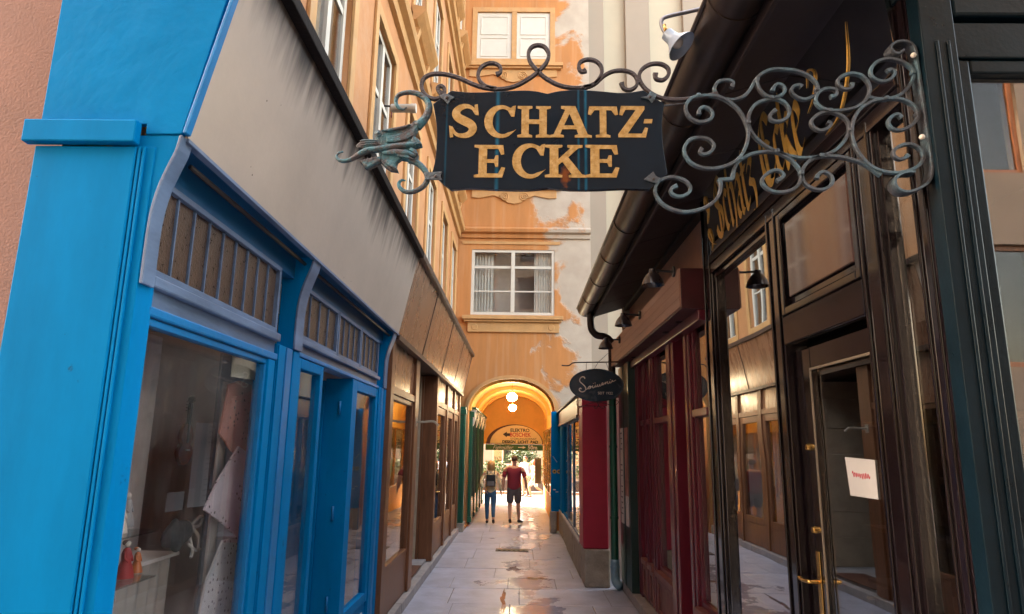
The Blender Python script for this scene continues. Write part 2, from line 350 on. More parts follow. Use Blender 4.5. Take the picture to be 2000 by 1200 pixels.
# iron drain cover set into the paving
r = ray(1000, 1075); p = CAMP + r * (-CAMZ / r.z)
dc = thing('drain_cover', 'dark iron drain cover set flush in the lane paving', 'drain', (p.x, p.y, 0))
box('cover_frame', ironb, dc, p.x - .32, p.x + .32, p.y - .16, p.y + .16, -.01, .008, .002)
for k in range(6): box('grate_bar', eave, dc, p.x - .27 + k * .095, p.x - .22 + k * .095, p.y - .12, p.y + .12, .008, .014, .001)

# ================================================================== houses: windows
def house_window(house, ax, face, a0, a1, z0, z1, hbars=(.33, .68), depth=.10, curtains=True, blind=False, sgn=1, divs=2):
    """face: the wall surface the window is set into; sgn: +1 when the wall looks to +X / -Y"""
    d = -sgn if ax == 'x' else 1
    p0, p1 = face + d * depth, face + d * (depth + .06)
    gm = glsup if ax == 'x' else glsend
    fr_ = frame('window', whitep, house, ax, p0, p1, a0, a1, z0, z1, .075, .004)
    w = a1 - a0; h = z1 - z0
    q0, q1 = p0 + d * .012, p1 - d * .012
    for k in range(1, divs):
        c = a0 + w * k / divs
        (box('mullion', whitep, fr_, p0 - d * .01, p1, c - .05, c + .05, z0 + .077, z1 - .077, .003) if ax == 'x' else box('mullion', whitep, fr_, c - .05, c + .05, p0 - d * .01, p1, z0 + .077, z1 - .077, .003))
    ed = [a0 + w * k / divs for k in range(divs + 1)]
    zz = [z0 + .077] + [z0 + h * t for t in hbars] + [z1 - .077]
    for k in range(divs):
        b0 = ed[k] + (.077 if k == 0 else .052); b1 = ed[k + 1] - (.077 if k == divs - 1 else .052)
        for t, hb in enumerate(hbars):
            hw = .035 if t == len(hbars) - 1 else .018
            c = z0 + h * hb
            (box('glazing_bar', whitep, fr_, q0, q1, b0, b1, c - hw, c + hw, .002) if ax == 'x' else box('glazing_bar', whitep, fr_, b0, b1, q0, q1, c - hw, c + hw, .002))
        for t in range(len(zz) - 1):
            hw0 = 0 if t == 0 else (.035 if t == len(hbars) else .018); hw1 = 0 if t == len(zz) - 2 else (.035 if t + 1 == len(hbars) else .018)
            pane('pane', gm, fr_, ax, p0 + d * .03, b0, b1, zz[t] + hw0, zz[t + 1] - hw1)
    g0 = p1 + d * .12; g1 = p1 + d * .9
    if curtains:
        for (c0, c1) in ((a0 + .06, a0 + w * .27), (a1 - w * .24, a1 - .06)):
            n = 22; mb = MB(); vs = []; fs = []
            for i in range(n + 1):
                a = c0 + (c1 - c0) * i / n; off = d * (.03 * math.sin(i * 1.9) + .012 * math.sin(i * 4.1))
                for z in (z0 + .05, z1 - .05): vs.append((g0 + off, a, z) if ax == 'x' else (a, g0 + off, z))
            for i in range(n): fs.append((2 * i, 2 * i + 2, 2 * i + 3, 2 * i + 1))
            mb.add(vs, fs).build('curtain', curtain, fr_, smooth=True)
    rm = MB()
    if ax == 'x': rm.box(g1, g1 + d * .05, a0 - .1, a1 + .1, z0 - .1, z1 + .1)
    else: rm.box(a0 - .1, a1 + .1, g1, g1 + d * .05, z0 - .1, z1 + .1)
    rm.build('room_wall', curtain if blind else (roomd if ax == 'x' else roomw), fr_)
    return fr_

# ---- house with the archway at the end of the lane
YE = 17.0
AX0, AX1, ASP, ATOP = -1.31, .87, 2.88, 3.68
def arch_pts(x0, x1, zs, zt, n=28):
    c = (x0 + x1) / 2; rx = (x1 - x0) / 2
    return [(c - rx * math.cos(math.pi * i / n), zs + (zt - zs) * math.sin(math.pi * i / n)) for i in range(n + 1)]
def peeled():
    m = mat('peeling_orange_plaster', (.43, .18, .055), .85, .16, 1.2, .25, 50, stretch=(2.5, 1, .5))
    n = m.node_tree.nodes; L = m.node_tree.links; b = n['Principled BSDF']
    g = n.new('ShaderNodeNewGeometry'); sp = n.new('ShaderNodeSeparateXYZ'); L.new(g.outputs['Position'], sp.inputs[0])
    nz = n.new('ShaderNodeTexNoise'); nz.inputs['Scale'].default_value = .62; nz.inputs['Detail'].default_value = 12; nz.inputs['Roughness'].default_value = .58; nz.inputs['Distortion'].default_value = .25
    mpn = n.new('ShaderNodeMapping'); mpn.inputs['Location'].default_value = (3.1, 0, 1.35); L.new(g.outputs['Position'], mpn.inputs[0]); L.new(mpn.outputs[0], nz.inputs['Vector'])
    ma = n.new('ShaderNodeMath'); ma.operation = 'MULTIPLY_ADD'; L.new(nz.outputs[0], ma.inputs[0]); ma.inputs[1].default_value = 5.0; L.new(sp.outputs[0], ma.inputs[2])
    rp = n.new('ShaderNodeMapRange'); rp.interpolation_type = 'SMOOTHSTEP'; rp.inputs[1].default_value = 3.45; rp.inputs[2].default_value = 3.75; L.new(ma.outputs[0], rp.inputs[0])
    gr = n.new('ShaderNodeTexNoise'); gr.inputs['Scale'].default_value = 2.5; gr.inputs['Detail'].default_value = 9; L.new(g.outputs['Position'], gr.inputs['Vector'])
    gc = n.new('ShaderNodeValToRGB'); gc.color_ramp.elements[0].position = .3; gc.color_ramp.elements[1].position = .7
    gc.color_ramp.elements[0].color = (.37, .305, .245, 1); gc.color_ramp.elements[1].color = (.46, .39, .32, 1); L.new(gr.outputs[0], gc.inputs[0])
    # pale rain streaks on the paint
    wv = n.new('ShaderNodeTexNoise'); wv.inputs['Scale'].default_value = 1; wv.inputs['Detail'].default_value = 6; mw = n.new('ShaderNodeMapping'); mw.inputs['Scale'].default_value = (7, 1, .35)
    L.new(g.outputs['Position'], mw.inputs[0]); L.new(mw.outputs[0], wv.inputs['Vector']); wr = n.new('ShaderNodeMapRange'); wr.inputs[1].default_value = .5; wr.inputs[2].default_value = .75; wr.inputs[4].default_value = .5; L.new(wv.outputs[0], wr.inputs[0])
    old = b.inputs['Base Color'].links[0].from_socket
    m1 = n.new('ShaderNodeMix'); m1.data_type = 'RGBA'; L.new(wr.outputs[0], m1.inputs[0]); L.new(old, m1.inputs[6]); m1.inputs[7].default_value = (.48, .29, .155, 1)
    m2 = n.new('ShaderNodeMix'); m2.data_type = 'RGBA'; L.new(rp.outputs[0], m2.inputs[0]); L.new(m1.outputs[2], m2.inputs[6]); L.new(gc.outputs[0], m2.inputs[7]); L.new(m2.outputs[2], b.inputs['Base Color'])
    ob_ = b.inputs['Normal'].links[0].from_socket; bb_ = n.new('ShaderNodeBump'); bb_.invert = True; bb_.inputs['Strength'].default_value = .5; bb_.inputs['Distance'].default_value = .03
    L.new(rp.outputs[0], bb_.inputs['Height']); L.new(ob_, bb_.inputs['Normal']); L.new(bb_.outputs[0], b.inputs['Normal'])
    return m
peel = peeled()
eh = thing('archway_house', 'tall orange house with peeling plaster and an archway closing the lane', 'house', (0, YE, 0))
outl = [(-1.72, 0), (AX0, 0)] + arch_pts(AX0, AX1, ASP, ATOP) + [(AX1, 0), (1.82, 0), (1.82, 19), (-1.72, 19)]
EW = [(-1.33, .86, 5.34, 7.11), (-1.33, .86, 8.98, 10.75), (-1.5, .86, 12.58, 14.35)]
holes = [[(a, c), (b, c), (b, d), (a, d)] for a, b, c, d in EW]
polys2d('wall', [outl] + holes, .2, peel, facing_cam(0, YE + .2, 0), eh)
for i, (a, b, c, d) in enumerate(EW):
    if i < 2: house_window(eh, 'y', YE, a, b, c, d, hbars=(.36, .73), depth=.02)
    else:
        # the top window is closed by white shutters
        fr_ = frame('window', golden, eh, 'y', YE - .03, YE + .08, a, b, c, d, .14, .004)
        cx = (a + b) / 2 + .02
        box('mullion', golden, fr_, cx - .07, cx + .07, YE - .03, YE + .08, c + .142, d - .142)
        for (p, q) in ((a + .142, cx - .072), (cx + .072, b - .142)):
            sh = box('shutter', whitep, fr_, p, q, YE + .02, YE + .06, c + .142, d - .142)
            for t in (.06, .52): frame('shutter_panel', whitep, sh, 'y', YE + .005, YE + .02, p + .1, q - .1, c + .142 + (d - c - .28) * t, c + .142 + (d - c - .28) * (t + .4), .03, .003)
def spiral(cx, cz, r0, turns, start, y, sgn=1, n=40):
    return [(cx + sgn * r0 * (1 - .85 * i / n) * math.cos(start + 2 * math.pi * turns * i / n), y, cz + r0 * (1 - .85 * i / n) * math.sin(start + 2 * math.pi * turns * i / n)) for i in range(n + 1)]
for i, (a, b, c, d) in enumerate(EW):
    sl_ = MB().box(a - .2, b + .22, YE - .16, YE - .003, c - .14, c - .04).box(a - .16, b + .18, YE - .11, YE - .003, c - .2, c - .14)
    si = sl_.build('window_sill', golden, eh, bev=.01)
    if i == 0:
        box('apron', golden, si, a - .06, b + .12, YE - .05, YE - .002, c - .46, c - .2, .006)
        for x in (a + .12, b - .08): MB().lathe([(.02, -.06), (.075, -.06), (.09, -.045), (.06, -.04), (.055, -.05)], (x, YE, c - .33), 18, 'y').build('medallion', golden, si, smooth='auto')
    else:
        w2 = (b - a) / 2; cx = (a + b) / 2; zt = c - .2
        pts = [(a - .05, zt), (b + .05, zt), (b + .05, zt - .22), (b - .15, zt - .24), (cx + .55, zt - .16), (cx + .30, zt - .26), (cx + .18, zt - .36), (cx, zt - .40), (cx - .18, zt - .36), (cx - .30, zt - .26), (cx - .55, zt - .16), (a + .15, zt - .24), (a - .05, zt - .22)]
        MB().prism(pts, 'y', YE - .04, YE - .002).build('apron', golden, si, bev=.006)
        for sg in (-1, 1): MB().tube(spiral(cx + sg * .26, zt - .20, .13, 2.2, 0, YE - .045, sg), .016, 6).build('volute', golden, si, smooth=True)
for z in (7.52, 11.3):
    MB().prism([(YE - .003, z - .1), (YE - .05, z - .1), (YE - .06, z), (YE - .14, z + .04), (YE - .16, z + .12), (YE - .12, z + .16), (YE - .003, z + .22)], 'x', -1.70, 1.81).build('string_course', peel, eh)
box('lower_band', golden, eh, -1.6, 1.0, YE - .025, YE - .003, 7.25, 7.33, .004)
# the passage behind the arch: side walls, vault, ribs
YP = 24.4
vt = MB(); A = arch_pts(AX0, AX1, ASP, ATOP); Bo = [(x * 1.0, z + .25) for x, z in A]
n = len(A); vs = [(x, YE + .402, z) for x, z in A] + [(x, YP, z) for x, z in A] + [(x, YE + .402, z) for x, z in Bo] + [(x, YP, z) for x, z in Bo]
fs = []
for i in range(n - 1): fs += [(i, i + 1, n + i + 1, n + i), (2 * n + i, 3 * n + i, 3 * n + i + 1, 2 * n + i + 1)]
vt.add(vs, fs).build('passage_vault', ochre, eh, smooth=True)
def ring(y0, y1, wout, win_, name, m=ochre):
    o_ = arch_pts(AX0 - wout, AX1 + wout, ASP, ATOP + wout); i_ = arch_pts(AX0 + win_, AX1 - win_, ASP, ATOP - win_)
    mb = MB(); k = len(o_); vs = [(x, y0, z) for x, z in o_] + [(x, y0, z) for x, z in i_] + [(x, y1, z) for x, z in o_] + [(x, y1, z) for x, z in i_]; fs = []
    for i in range(k - 1): fs += [(i, i + 1, k + i + 1, k + i), (2 * k + i, 3 * k + i, 3 * k + i + 1, 2 * k + i + 1), (i, 2 * k + i, 2 * k + i + 1, i + 1), (k + i, k + i + 1, 3 * k + i + 1, 3 * k + i)]
    fs += [(0, k, 3 * k, 2 * k), (k - 1, 3 * k - 1, 4 * k - 1, 2 * k - 1)][:1] + [(k - 1, 3 * k - 1, 4 * k - 1, 2 * k - 1)]
    return mb.add(vs, fs).build(name, m, eh, smooth='auto')
ring(YE - .05, YE - .003, .09, -.0, 'arch_moulding', golden); ring(YE - .085, YE - .052, .035, 0.0, 'arch_moulding', golden)
ring(YE + .15, YE + .35, -.001, .06, 'vault_rib'); ring(19.2, 19.5, -.001, .09, 'vault_rib'); ring(22.0, 22.2, -.001, .05, 'vault_rib')
box('passage_side_wall', ochre, eh, AX1 + .002, AX1 + .3, YE + .402, YP, 0, ASP + .05, 0)
box('passage_side_wall', ochre, eh, AX0 - .3, AX0 - .002, YE + .402, YP, 0, ASP + .05, 0)
outb = [(-1.72, 0), (AX0, 0)] + arch_pts(AX0, AX1, ASP, ATOP) + [(AX1, 0), (1.82, 0), (1.82, 19), (-1.72, 19)]
polys2d('rear_wall', [outb], .15, orangew, facing_cam(0, YP + .152, 0), eh)
box('roof', eave, eh, -1.72, 1.82, YE - .2, YP + .4, 19.002, 19.5, 0)
# ---- cream building to the right, standing a little behind the archway house front
ch = thing('cream_house', 'pale cream rendered house with taupe pilasters right of the archway house', 'house', (5, 17.5, 0))
box('wall', cream, ch, 1.83, 12, 17.5, 25, 0, 21, 0)
for a, b in ((1.83, 2.29), (2.92, 3.62), (4.6, 5.2)): box('pilaster', taupe, ch, a, b, 17.3, 17.498, 0, 20.5, .01)
MB().prism([(17.497, 7.3), (17.36, 7.34), (17.28, 7.46), (17.28, 7.56), (17.497, 7.6)], 'x', 2.292, 2.918).build('ledge', cream, ch)
MB().prism([(17.497, 7.3), (17.36, 7.34), (17.28, 7.46), (17.28, 7.56), (17.497, 7.6)], 'x', 3.622, 4.598).build('ledge', cream, ch)

# ---- corner house on the left: orange wall along the lane, pink wall to the street
XL = -1.70
lh = thing('corner_house', 'orange house with tall white windows above the blue and brown shopfronts', 'house', (XL, 9, 0))
LY = [(4.72, 5.78), (6.80, 7.85), (8.95, 10.0), (11.1, 12.15), (13.3, 14.3), (15.3, 16.3)]
LW = [(a, b, z0, z1) for (z0, z1) in ((4.55, 6.85), (8.45, 10.55), (12.4, 14.4)) for a, b in LY]
outl = [(2.62, 3.3), (16.98, 3.3), (16.98, 22), (2.62, 22)]
polys2d('lane_wall', [outl] + [[(a, c), (b, c), (b, d), (a, d)] for a, b, c, d in LW], .17, orangew, facing_right(XL - .17, 0, 0), lh)
for i, (a, b, c, d) in enumerate(LW):
    house_window(lh, 'x', XL, a, b, c, d, hbars=(.34, .67), depth=.03 if i % 2 else .05, curtains=False, blind=(i % 3 != 1), sgn=1)
    frame('window_surround', golden, lh, 'x', XL + .002, XL + .035, a - .15, b + .15, c - .12, d + .15, .147, .006)
    if i >= 6:
        sm = MB().prism([(XL + .036, c - .3), (XL + .10, c - .27), (XL + .20, c - .18), (XL + .24, c - .13), (XL + .24, c - .08), (XL + .036, c - .04)], 'y', a - .2, b + .2)
        so_ = sm.build('window_sill', golden, lh)
        for yy in (a + .02, b - .02): MB().prism([(XL + .037, c - .55), (XL + .07, c - .54), (XL + .13, c - .32), (XL + .037, c - .302)], 'y', yy - .06, yy + .06).build('sill_bracket', golden, so_)
for z in (7.52, 11.3):
    MB().prism([(XL + .003, z - .14), (XL + .06, z - .12), (XL + .08, z), (XL + .16, z + .04), (XL + .19, z + .12), (XL + .14, z + .17), (XL + .003, z + .22)], 'y', 2.64, 16.84).build('string_course', golden, lh)
box('street_wall', pink, lh, -18, -1.97, 2.62, 3.0, 0, 22, 0)
box('street_wall_return', orangew, lh, -2.2, XL - .36, 2.64, 2.98, 3.3, 22, 0)
box('sun_block_wing', cream, lh, -17.9, -9.5, 3.02, 16.97, 0, 21.9, 0); box('shop_roof', eave, lh, -9.5, -2.05, 7.5, 16.97, 3.32, 3.45, 0); box('added_court_floor', stone, lh, -9.5, -5.06, 3.02, 7.49, 0, .05, 0); box('rear_sun_block', orangew, lh, -17.9, -1.74, 17.0, 24.6, 0, 19, 0)  # both unseen wings are added to block the sun, the courtyard to admit skylight
box('roof', eave, lh, -18, XL + .25, 2.4, 17.1, 22.002, 22.4, 0)

# ================================================================== LEFT: blue shopfront
XB = -1.49
bs = thing('blue_shopfront', 'bright blue wooden shopfront with a stained beige canted fascia', 'shopfront', (XB, 4.9, 0))
def fascia_mat():
    m = mat('stained_beige_fascia', (.50, .405, .325), .62, .10, 1.4, .08, 30)
    n = m.node_tree.nodes; L = m.node_tree.links; b = n['Principled BSDF']
    g = n.new('ShaderNodeNewGeometry'); sp = n.new('ShaderNodeSeparateXYZ'); L.new(g.outputs['Position'], sp.inputs[0])
    mp = n.new('ShaderNodeMapping'); mp.inputs['Scale'].default_value = (1, 9, 1.0); L.new(g.outputs['Position'], mp.inputs[0])
    nz = n.new('ShaderNodeTexNoise'); nz.inputs['Scale'].default_value = 1.2; nz.inputs['Detail'].default_value = 7; L.new(mp.outputs[0], nz.inputs['Vector'])
    a = n.new('ShaderNodeMath'); a.operation = 'MULTIPLY_ADD'; L.new(nz.outputs[0], a.inputs[0]); a.inputs[1].default_value = .55
    lf = n.new('ShaderNodeTexNoise'); lf.inputs['Scale'].default_value = .9; lf.inputs['Detail'].default_value = 4; L.new(g.outputs['Position'], lf.inputs['Vector'])
    la = n.new('ShaderNodeMath'); la.operation = 'MULTIPLY_ADD'; L.new(lf.outputs[0], la.inputs[0]); la.inputs[1].default_value = .75; L.new(sp.outputs[2], la.inputs[2]); L.new(la.outputs[0], a.inputs[2])
    rp = n.new('ShaderNodeMapRange'); rp.interpolation_type = 'SMOOTHSTEP'; rp.inputs[1].default_value = 4.40; rp.inputs[2].default_value = 4.86; L.new(a.outputs[0], rp.inputs[0])
    old = b.inputs['Base Color'].links[0].from_socket
    mx = n.new('ShaderNodeMix'); mx.data_type = 'RGBA'; L.new(rp.outputs[0], mx.inputs[0]); L.new(old, mx.inputs[6]); mx.inputs[7].default_value = (.030, .022, .020, 1)
    # rust specks
    vo = n.new('ShaderNodeTexVoronoi'); vo.inputs['Scale'].default_value = 9; L.new(g.outputs['Position'], vo.inputs['Vector'])
    vr = n.new('ShaderNodeMapRange'); vr.inputs[1].default_value = .055; vr.inputs[2].default_value = .03; L.new(vo.outputs['Distance'], vr.inputs[0])
    n4 = n.new('ShaderNodeTexNoise'); n4.inputs['Scale'].default_value = 1.4; L.new(g.outputs['Position'], n4.inputs['Vector']); v4 = n.new('ShaderNodeMapRange'); v4.inputs[1].default_value = .58; v4.inputs[2].default_value = .62; L.new(n4.outputs[0], v4.inputs[0])
    mu = n.new('ShaderNodeMath'); mu.operation = 'MULTIPLY'; L.new(vr.outputs[0], mu.inputs[0]); L.new(v4.outputs[0], mu.inputs[1])
    m2 = n.new('ShaderNodeMix'); m2.data_type = 'RGBA'; L.new(mu.outputs[0], m2.inputs[0]); L.new(mx.outputs[2], m2.inputs[6]); m2.inputs[7].default_value = (.035, .022, .02, 1); L.new(m2.outputs[2], b.inputs['Base Color'])
    return m
fasc = fascia_mat()
FZ0, FZ1, FX0, FX1 = 3.225, 4.12, -1.385, -1.195
box('corner_pilaster', blue, bs, -1.985, -1.495, 2.5, 2.62, 0, 3.1715)
MB().box(-1.98, -1.565, 2.485, 2.499, .02, 3.165).build('pilaster_face', blue, bs, bev=.006)
for x in (-1.553, -1.535): box('pilaster_bead', blue, bs, x - .006, x + .006, 2.488, 2.499, .02, 3.165, .003)
box('ledge', blue, bs, -2.02, -1.56, 2.455, 2.499, 3.172, 3.268, .006)
MB().prism([(-1.985, 3.27), (-1.545, 3.27), (-1.545, 3.225), (-1.395, 3.228), (FX1 - .025, FZ1), (-1.985, FZ1)], 'y', 2.5, 2.53).build('fascia_end_panel', mat('blistered_blue_paint', (.0, .178, .44), .55, .10, 2.2, .5, 7, spec=.04), bs, bev=.004)
MB().prism([(FX0 - .002, 3.228), (FX0 + .014, 3.228), (FX1 + .014, FZ1), (FX1 - .002, FZ1)], 'y', 2.488, 2.528).build('fascia_edge_strip', bluetrim, bs, bev=.003)
CP = [(XB, 2.60), (XB, 2.78), (XB + .005, 2.90), (XB + .022, 3.0), (XB + .05, 3.09), (XB + .075, 3.16), (XB + .085, 3.222)]
CPs = [(v.x, v.z) for v in catmull([(a, 0, b) for a, b in CP], 4)]
def console(y0, y1):
    c = MB().prism([(-1.60, 2.60)] + CPs + [(-1.60, 3.222)], 'y', y0, y1).build('console', blue, bs)
    o2 = [(a + .014, b) for a, b in CPs]
    MB().prism(CPs + o2[::-1], 'y', y0 - .006, y1 + .006).build('console_edge', bluegrey, c, bev=.003)
console(2.505, 2.58); console(4.30, 4.44); console(7.22, 7.36)
def post(y0, y1, z1=2.60):
    p_ = box('post', blue, bs, -1.64, XB - .012, y0, y1, .03, z1)
    w = (y1 - y0)
    for a, b in ((0, .3), (.36, .64), (.70, 1.0)): box('post_moulding', blue if a != .36 else bluetrim, p_, XB - .011, XB, y0 + w * a, y0 + w * b, .035, z1 - .005, .004)
post(4.06, 4.44); post(7.04, 7.42)
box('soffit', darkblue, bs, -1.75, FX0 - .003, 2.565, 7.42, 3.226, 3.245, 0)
MB().prism([(FX0 - .022, FZ0), (FX0, FZ0), (FX1, FZ1), (FX1 - .025, FZ1)], 'y', 2.532, 7.42).build('fascia', fasc, bs)
box('fascia_drip', bluegrey, bs, FX0 - .03, FX0 + .006, 2.532, 7.42, FZ0 - .02, FZ0 - .002, .002)
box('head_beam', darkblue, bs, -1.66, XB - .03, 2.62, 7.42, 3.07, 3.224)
MB().tube([(-1.45, 2.7, 3.17), (-1.45, 4.28, 3.17)], .012).build('awning_rod', eave, bs, smooth=True)
MB().tube([(-1.45, 4.5, 3.17), (-1.45, 7.2, 3.17)], .012).build('awning_rod', eave, bs, smooth=True)
MB().prism([(FX1 - .5, FZ1 + .002), (FX1 + .055, FZ1 + .002), (FX1 + .06, FZ1 + .075), (FX1 - .5, FZ1 + .14)], 'y', 2.48, 7.43).build('roof_capping', mat('tarred_capping', (.010, .007, .007), .7, .4, 8, .3, 40, spec=.15), bs, bev=.006)
# transom lights
brglass = mat('brown_ribbed_glass', (.085, .052, .036), .30, .35, 40, .35, 120, stretch=(1, 1, .6))
def transom(y0, y1, n, z0=2.70, z1=3.06):
    fr_ = frame('transom_light', bluegrey, bs, 'x', XB - .065, XB - .022, y0, y1, z0 - .035, z1 + .02, .028, .003)
    a0, a1 = y0 + .03, y1 - .03; w = (a1 - a0) / n
    for k in range(n):
        pane('pane', brglass, fr_, 'x', XB - .052, a0 + k * w + .005, a0 + (k + 1) * w - .005, z0 - .005, z1 - .01)
        if k: box('glazing_bar', bluegrey, fr_, XB - .058, XB - .034, a0 + k * w - .0045, a0 + k * w + .0045, z0 - .006, z1 - .009, .001)
transom(2.60, 4.05, 9); transom(4.45, 5.42, 4, 2.74, 3.06); transom(5.44, 6.22, 4, 2.74, 3.06); transom(6.24, 7.03, 4, 2.74, 3.06)
def rail(y0, y1, z0, z1, m=bluegrey, nm='rail'):
    h = z1 - z0; p_ = box(nm, m, bs, -1.60, XB - .03, y0, y1, z0, z1)
    box('rail_moulding', bluegrey, p_, XB - .029, XB + .006, y0, y1, z1 - h * .30, z1 - .002, .008); box('rail_moulding', bluetrim, p_, XB - .029, XB - .004, y0, y1, z0 + .002, z0 + h * .26, .008)
rail(2.60, 4.055, 2.49, 2.66); rail(4.45, 7.035, 2.57, 2.70)
# big display window
frame('display_frame', bluetrim, bs, 'x', XB - .075, XB - .02, 2.60, 4.055, .58, 2.488, .035, .004, wt=.03)
box('window_stile', blue, bs, -1.57, XB - .005, 3.92, 4.02, .60, 2.487); box('window_stile', bluetrim, bs, -1.56, XB - .019, 3.895, 3.918, .62, 2.455)
pane('display_pane', glsL, bs, 'x', XB - .05, 2.636, 3.893, .616, 2.457)
box('stall_riser', blue, bs, -1.62, XB - .01, 2.62, 4.05, .03, .578)
# sidelight, door opening, sidelight
frame('sidelight_frame', blue, bs, 'x', XB - .08, XB - .01, 4.45, 5.05, .58, 2.568, .07, .006); pane('sidelight_pane', glsL, bs, 'x', XB - .05, 4.522, 4.978, .652, 2.496)
box('stall_riser', blue, bs, -1.62, XB - .01, 4.45, 5.05, .03, .578)
jb = box('door_jamb', blue, bs, -1.74, XB - .005, 5.95, 6.05, .03, 2.568)
for z in (.62, 1.35, 2.25): MB().tube([(-1.60, 5.943, z), (-1.60, 5.943, z + .12)], .011).build('hinge', bluetrim, jb, smooth=True)
dl = box('door_edge', blue, bs, -1.80, -1.742, 5.93, 6.04, .03, 2.55); MB().box(-1.775, -1.76, 5.90, 5.93, 1.18, 1.24).build('latch', bluetrim, dl, bev=.003)
box('door_jamb', blue, bs, -1.70, XB - .082, 5.0, 5.05, .03, 2.568)
frame('sidelight_frame', blue, bs, 'x', XB - .08, XB - .01, 6.052, 7.038, .48, 2.568, .09, .006); pane('sidelight_pane', glsL, bs, 'x', XB - .05, 6.144, 6.946, .572, 2.476)
vp = box('vent_panel', blue, bs, -1.62, XB - .03, 6.052, 7.038, .03, .478)
for k in range(9): box('vent_slat', whitep, vp, XB - .028, XB - .018, 6.14 + k * .088, 6.20 + k * .088, .12, .40, .002)
box('threshold', kerbst, bs, -1.75, -1.40, 4.45, 7.42, 0, .10, .006); box('plinth', kerbst, bs, -1.66, -1.42, 2.5, 4.448, 0, .10, .006)
# inside of the shop
# (a deep room; glazed ceiling and courtyard behind are added to light it)
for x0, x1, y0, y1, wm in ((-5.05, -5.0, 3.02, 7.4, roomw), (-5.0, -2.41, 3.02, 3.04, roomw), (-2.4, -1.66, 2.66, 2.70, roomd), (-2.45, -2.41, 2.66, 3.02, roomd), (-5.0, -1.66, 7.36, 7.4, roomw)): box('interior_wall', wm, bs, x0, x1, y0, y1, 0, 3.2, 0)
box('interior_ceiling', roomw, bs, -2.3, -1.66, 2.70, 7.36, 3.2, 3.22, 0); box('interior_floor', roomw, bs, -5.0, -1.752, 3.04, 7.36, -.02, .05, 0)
box('added_rooflight', glass('added_rooflight_glass', (.95, .97, .97), 1.45), bs, -5.0, -2.302, 3.04, 7.36, 3.2, 3.21, 0)
dispb = mat('display_back_panel', (.52, .44, .41), .75, .2, 3, .05)
box('display_back', dispb, bs, -2.24, -2.20, 2.70, 4.02, .9, 2.62, 0); box('display_deck', roomw, bs, -2.2, -1.66, 2.70, 4.02, .84, .90, 0)
pl = MB(); vs = []; fs = []; n = 90
for i in range(n + 1):
    yy = 2.72 + 1.28 * i / n; off = .018 * math.sin(i * .9) + .006 * math.sin(i * 2.3)
    vs += [(-1.98 + off, yy, .905), (-1.98 + off * .8, yy, 1.36)]
for i in range(n): fs.append((2 * i, 2 * i + 2, 2 * i + 3, 2 * i + 1))
pl.add(vs, fs).build('pleated_skirt', mat('grey_pleated_cloth', (.34, .30, .27), .8, .15, 4, .1), bs, smooth=True)
box('display_deck', roomw, bs, -2.2, -1.95, 2.70, 4.02, 1.36, 1.38, .002)

# ---------------- things standing and hanging in the blue shop's window
shelfg = glass('glass_shelf', (.85, .92, .92), 1.6, 0, .05)
def on(u, v, x): p = PX(u, v, x); return p.y, p.z
def yz(pts, x): return [on(u, v, x) for u, v in pts]
tag(MB().prism(yz([(384, 826), (416, 828), (401, 988), (365, 992)], -2.17), 'x', -2.175, -2.17).build('paper_sheet', paper), 'long narrow printed sheet hung beside the violin', 'paper')
tag(MB().prism(yz([(327, 963), (361, 960), (356, 996), (322, 1001)], -2.17), 'x', -2.175, -2.17).build('paper_card', paper), 'small pale card below the violin', 'card')
tag(MB().prism(yz([(457, 664), (523, 686), (515, 748), (495, 742), (452, 736)], -1.60), 'x', -1.604, -1.60).build('parchment_sheet', mat('parchment', (.72, .66, .50), .8, .08, 5, .1)), 'cream parchment sheet hung inside the top of the display window', 'paper')
def dots(name, col, dotc, sc=26):
    m = mat(name, col, .85, .08, 5, .1); n = m.node_tree.nodes; L = m.node_tree.links; b = n['Principled BSDF']
    tc = n.new('ShaderNodeTexCoord'); vo = n.new('ShaderNodeTexVoronoi'); vo.inputs['Scale'].default_value = sc; vo.inputs['Randomness'].default_value = .6; L.new(tc.outputs['Object'], vo.inputs['Vector'])
    r_ = n.new('ShaderNodeMapRange'); r_.inputs[1].default_value = .24; r_.inputs[2].default_value = .19; L.new(vo.outputs['Distance'], r_.inputs[0])
    old = b.inputs['Base Color'].links[0].from_socket; mx = n.new('ShaderNodeMix'); mx.data_type = 'RGBA'; L.new(r_.outputs[0], mx.inputs[0]); L.new(old, mx.inputs[6]); mx.inputs[7].default_value = dotc + (1,); L.new(mx.outputs[2], b.inputs['Base Color'])
    return m
def towel(px, x, m, label, th=.012):
    px = [(u - 14, v) for u, v in px]; pts = yz(px, x); cy = sum(p[0] for p in pts) / len(pts); cz = sum(p[1] for p in pts) / len(pts)
    mb = MB(); k = len(pts); vs = [(x, a, b) for a, b in pts] + [(x - th, a, b) for a, b in pts] + [(x + .02, cy, cz), (x - th - .01, cy, cz)]
    fs = [(i, (i + 1) % k, 2 * k) for i in range(k)] + [(k + i, 2 * k + 1, k + (i + 1) % k) for i in range(k)] + [(i, k + i, k + (i + 1) % k, (i + 1) % k) for i in range(k)]
    tag(mb.add(vs, fs).build('tea_towel', m), label, 'tea towel', 'folded tea towels in the display window')
towel([(462, 752), (482, 744), (506, 752), (506, 800), (500, 880), (486, 896), (466, 880), (444, 846)], -1.70, dots('salmon_dotted_cloth', (.62, .25, .19), (.12, .06, .05)), 'salmon dotted tea towel hung above the pink one')
towel([(481, 872), (497, 884), (506, 905), (502, 990), (497, 1040), (482, 1052), (452, 1024), (414, 996), (440, 940)], -1.67, dots('pale_pink_dotted_cloth', (.66, .53, .53), (.10, .06, .06)), 'pale pink dotted tea towel folded to a point')
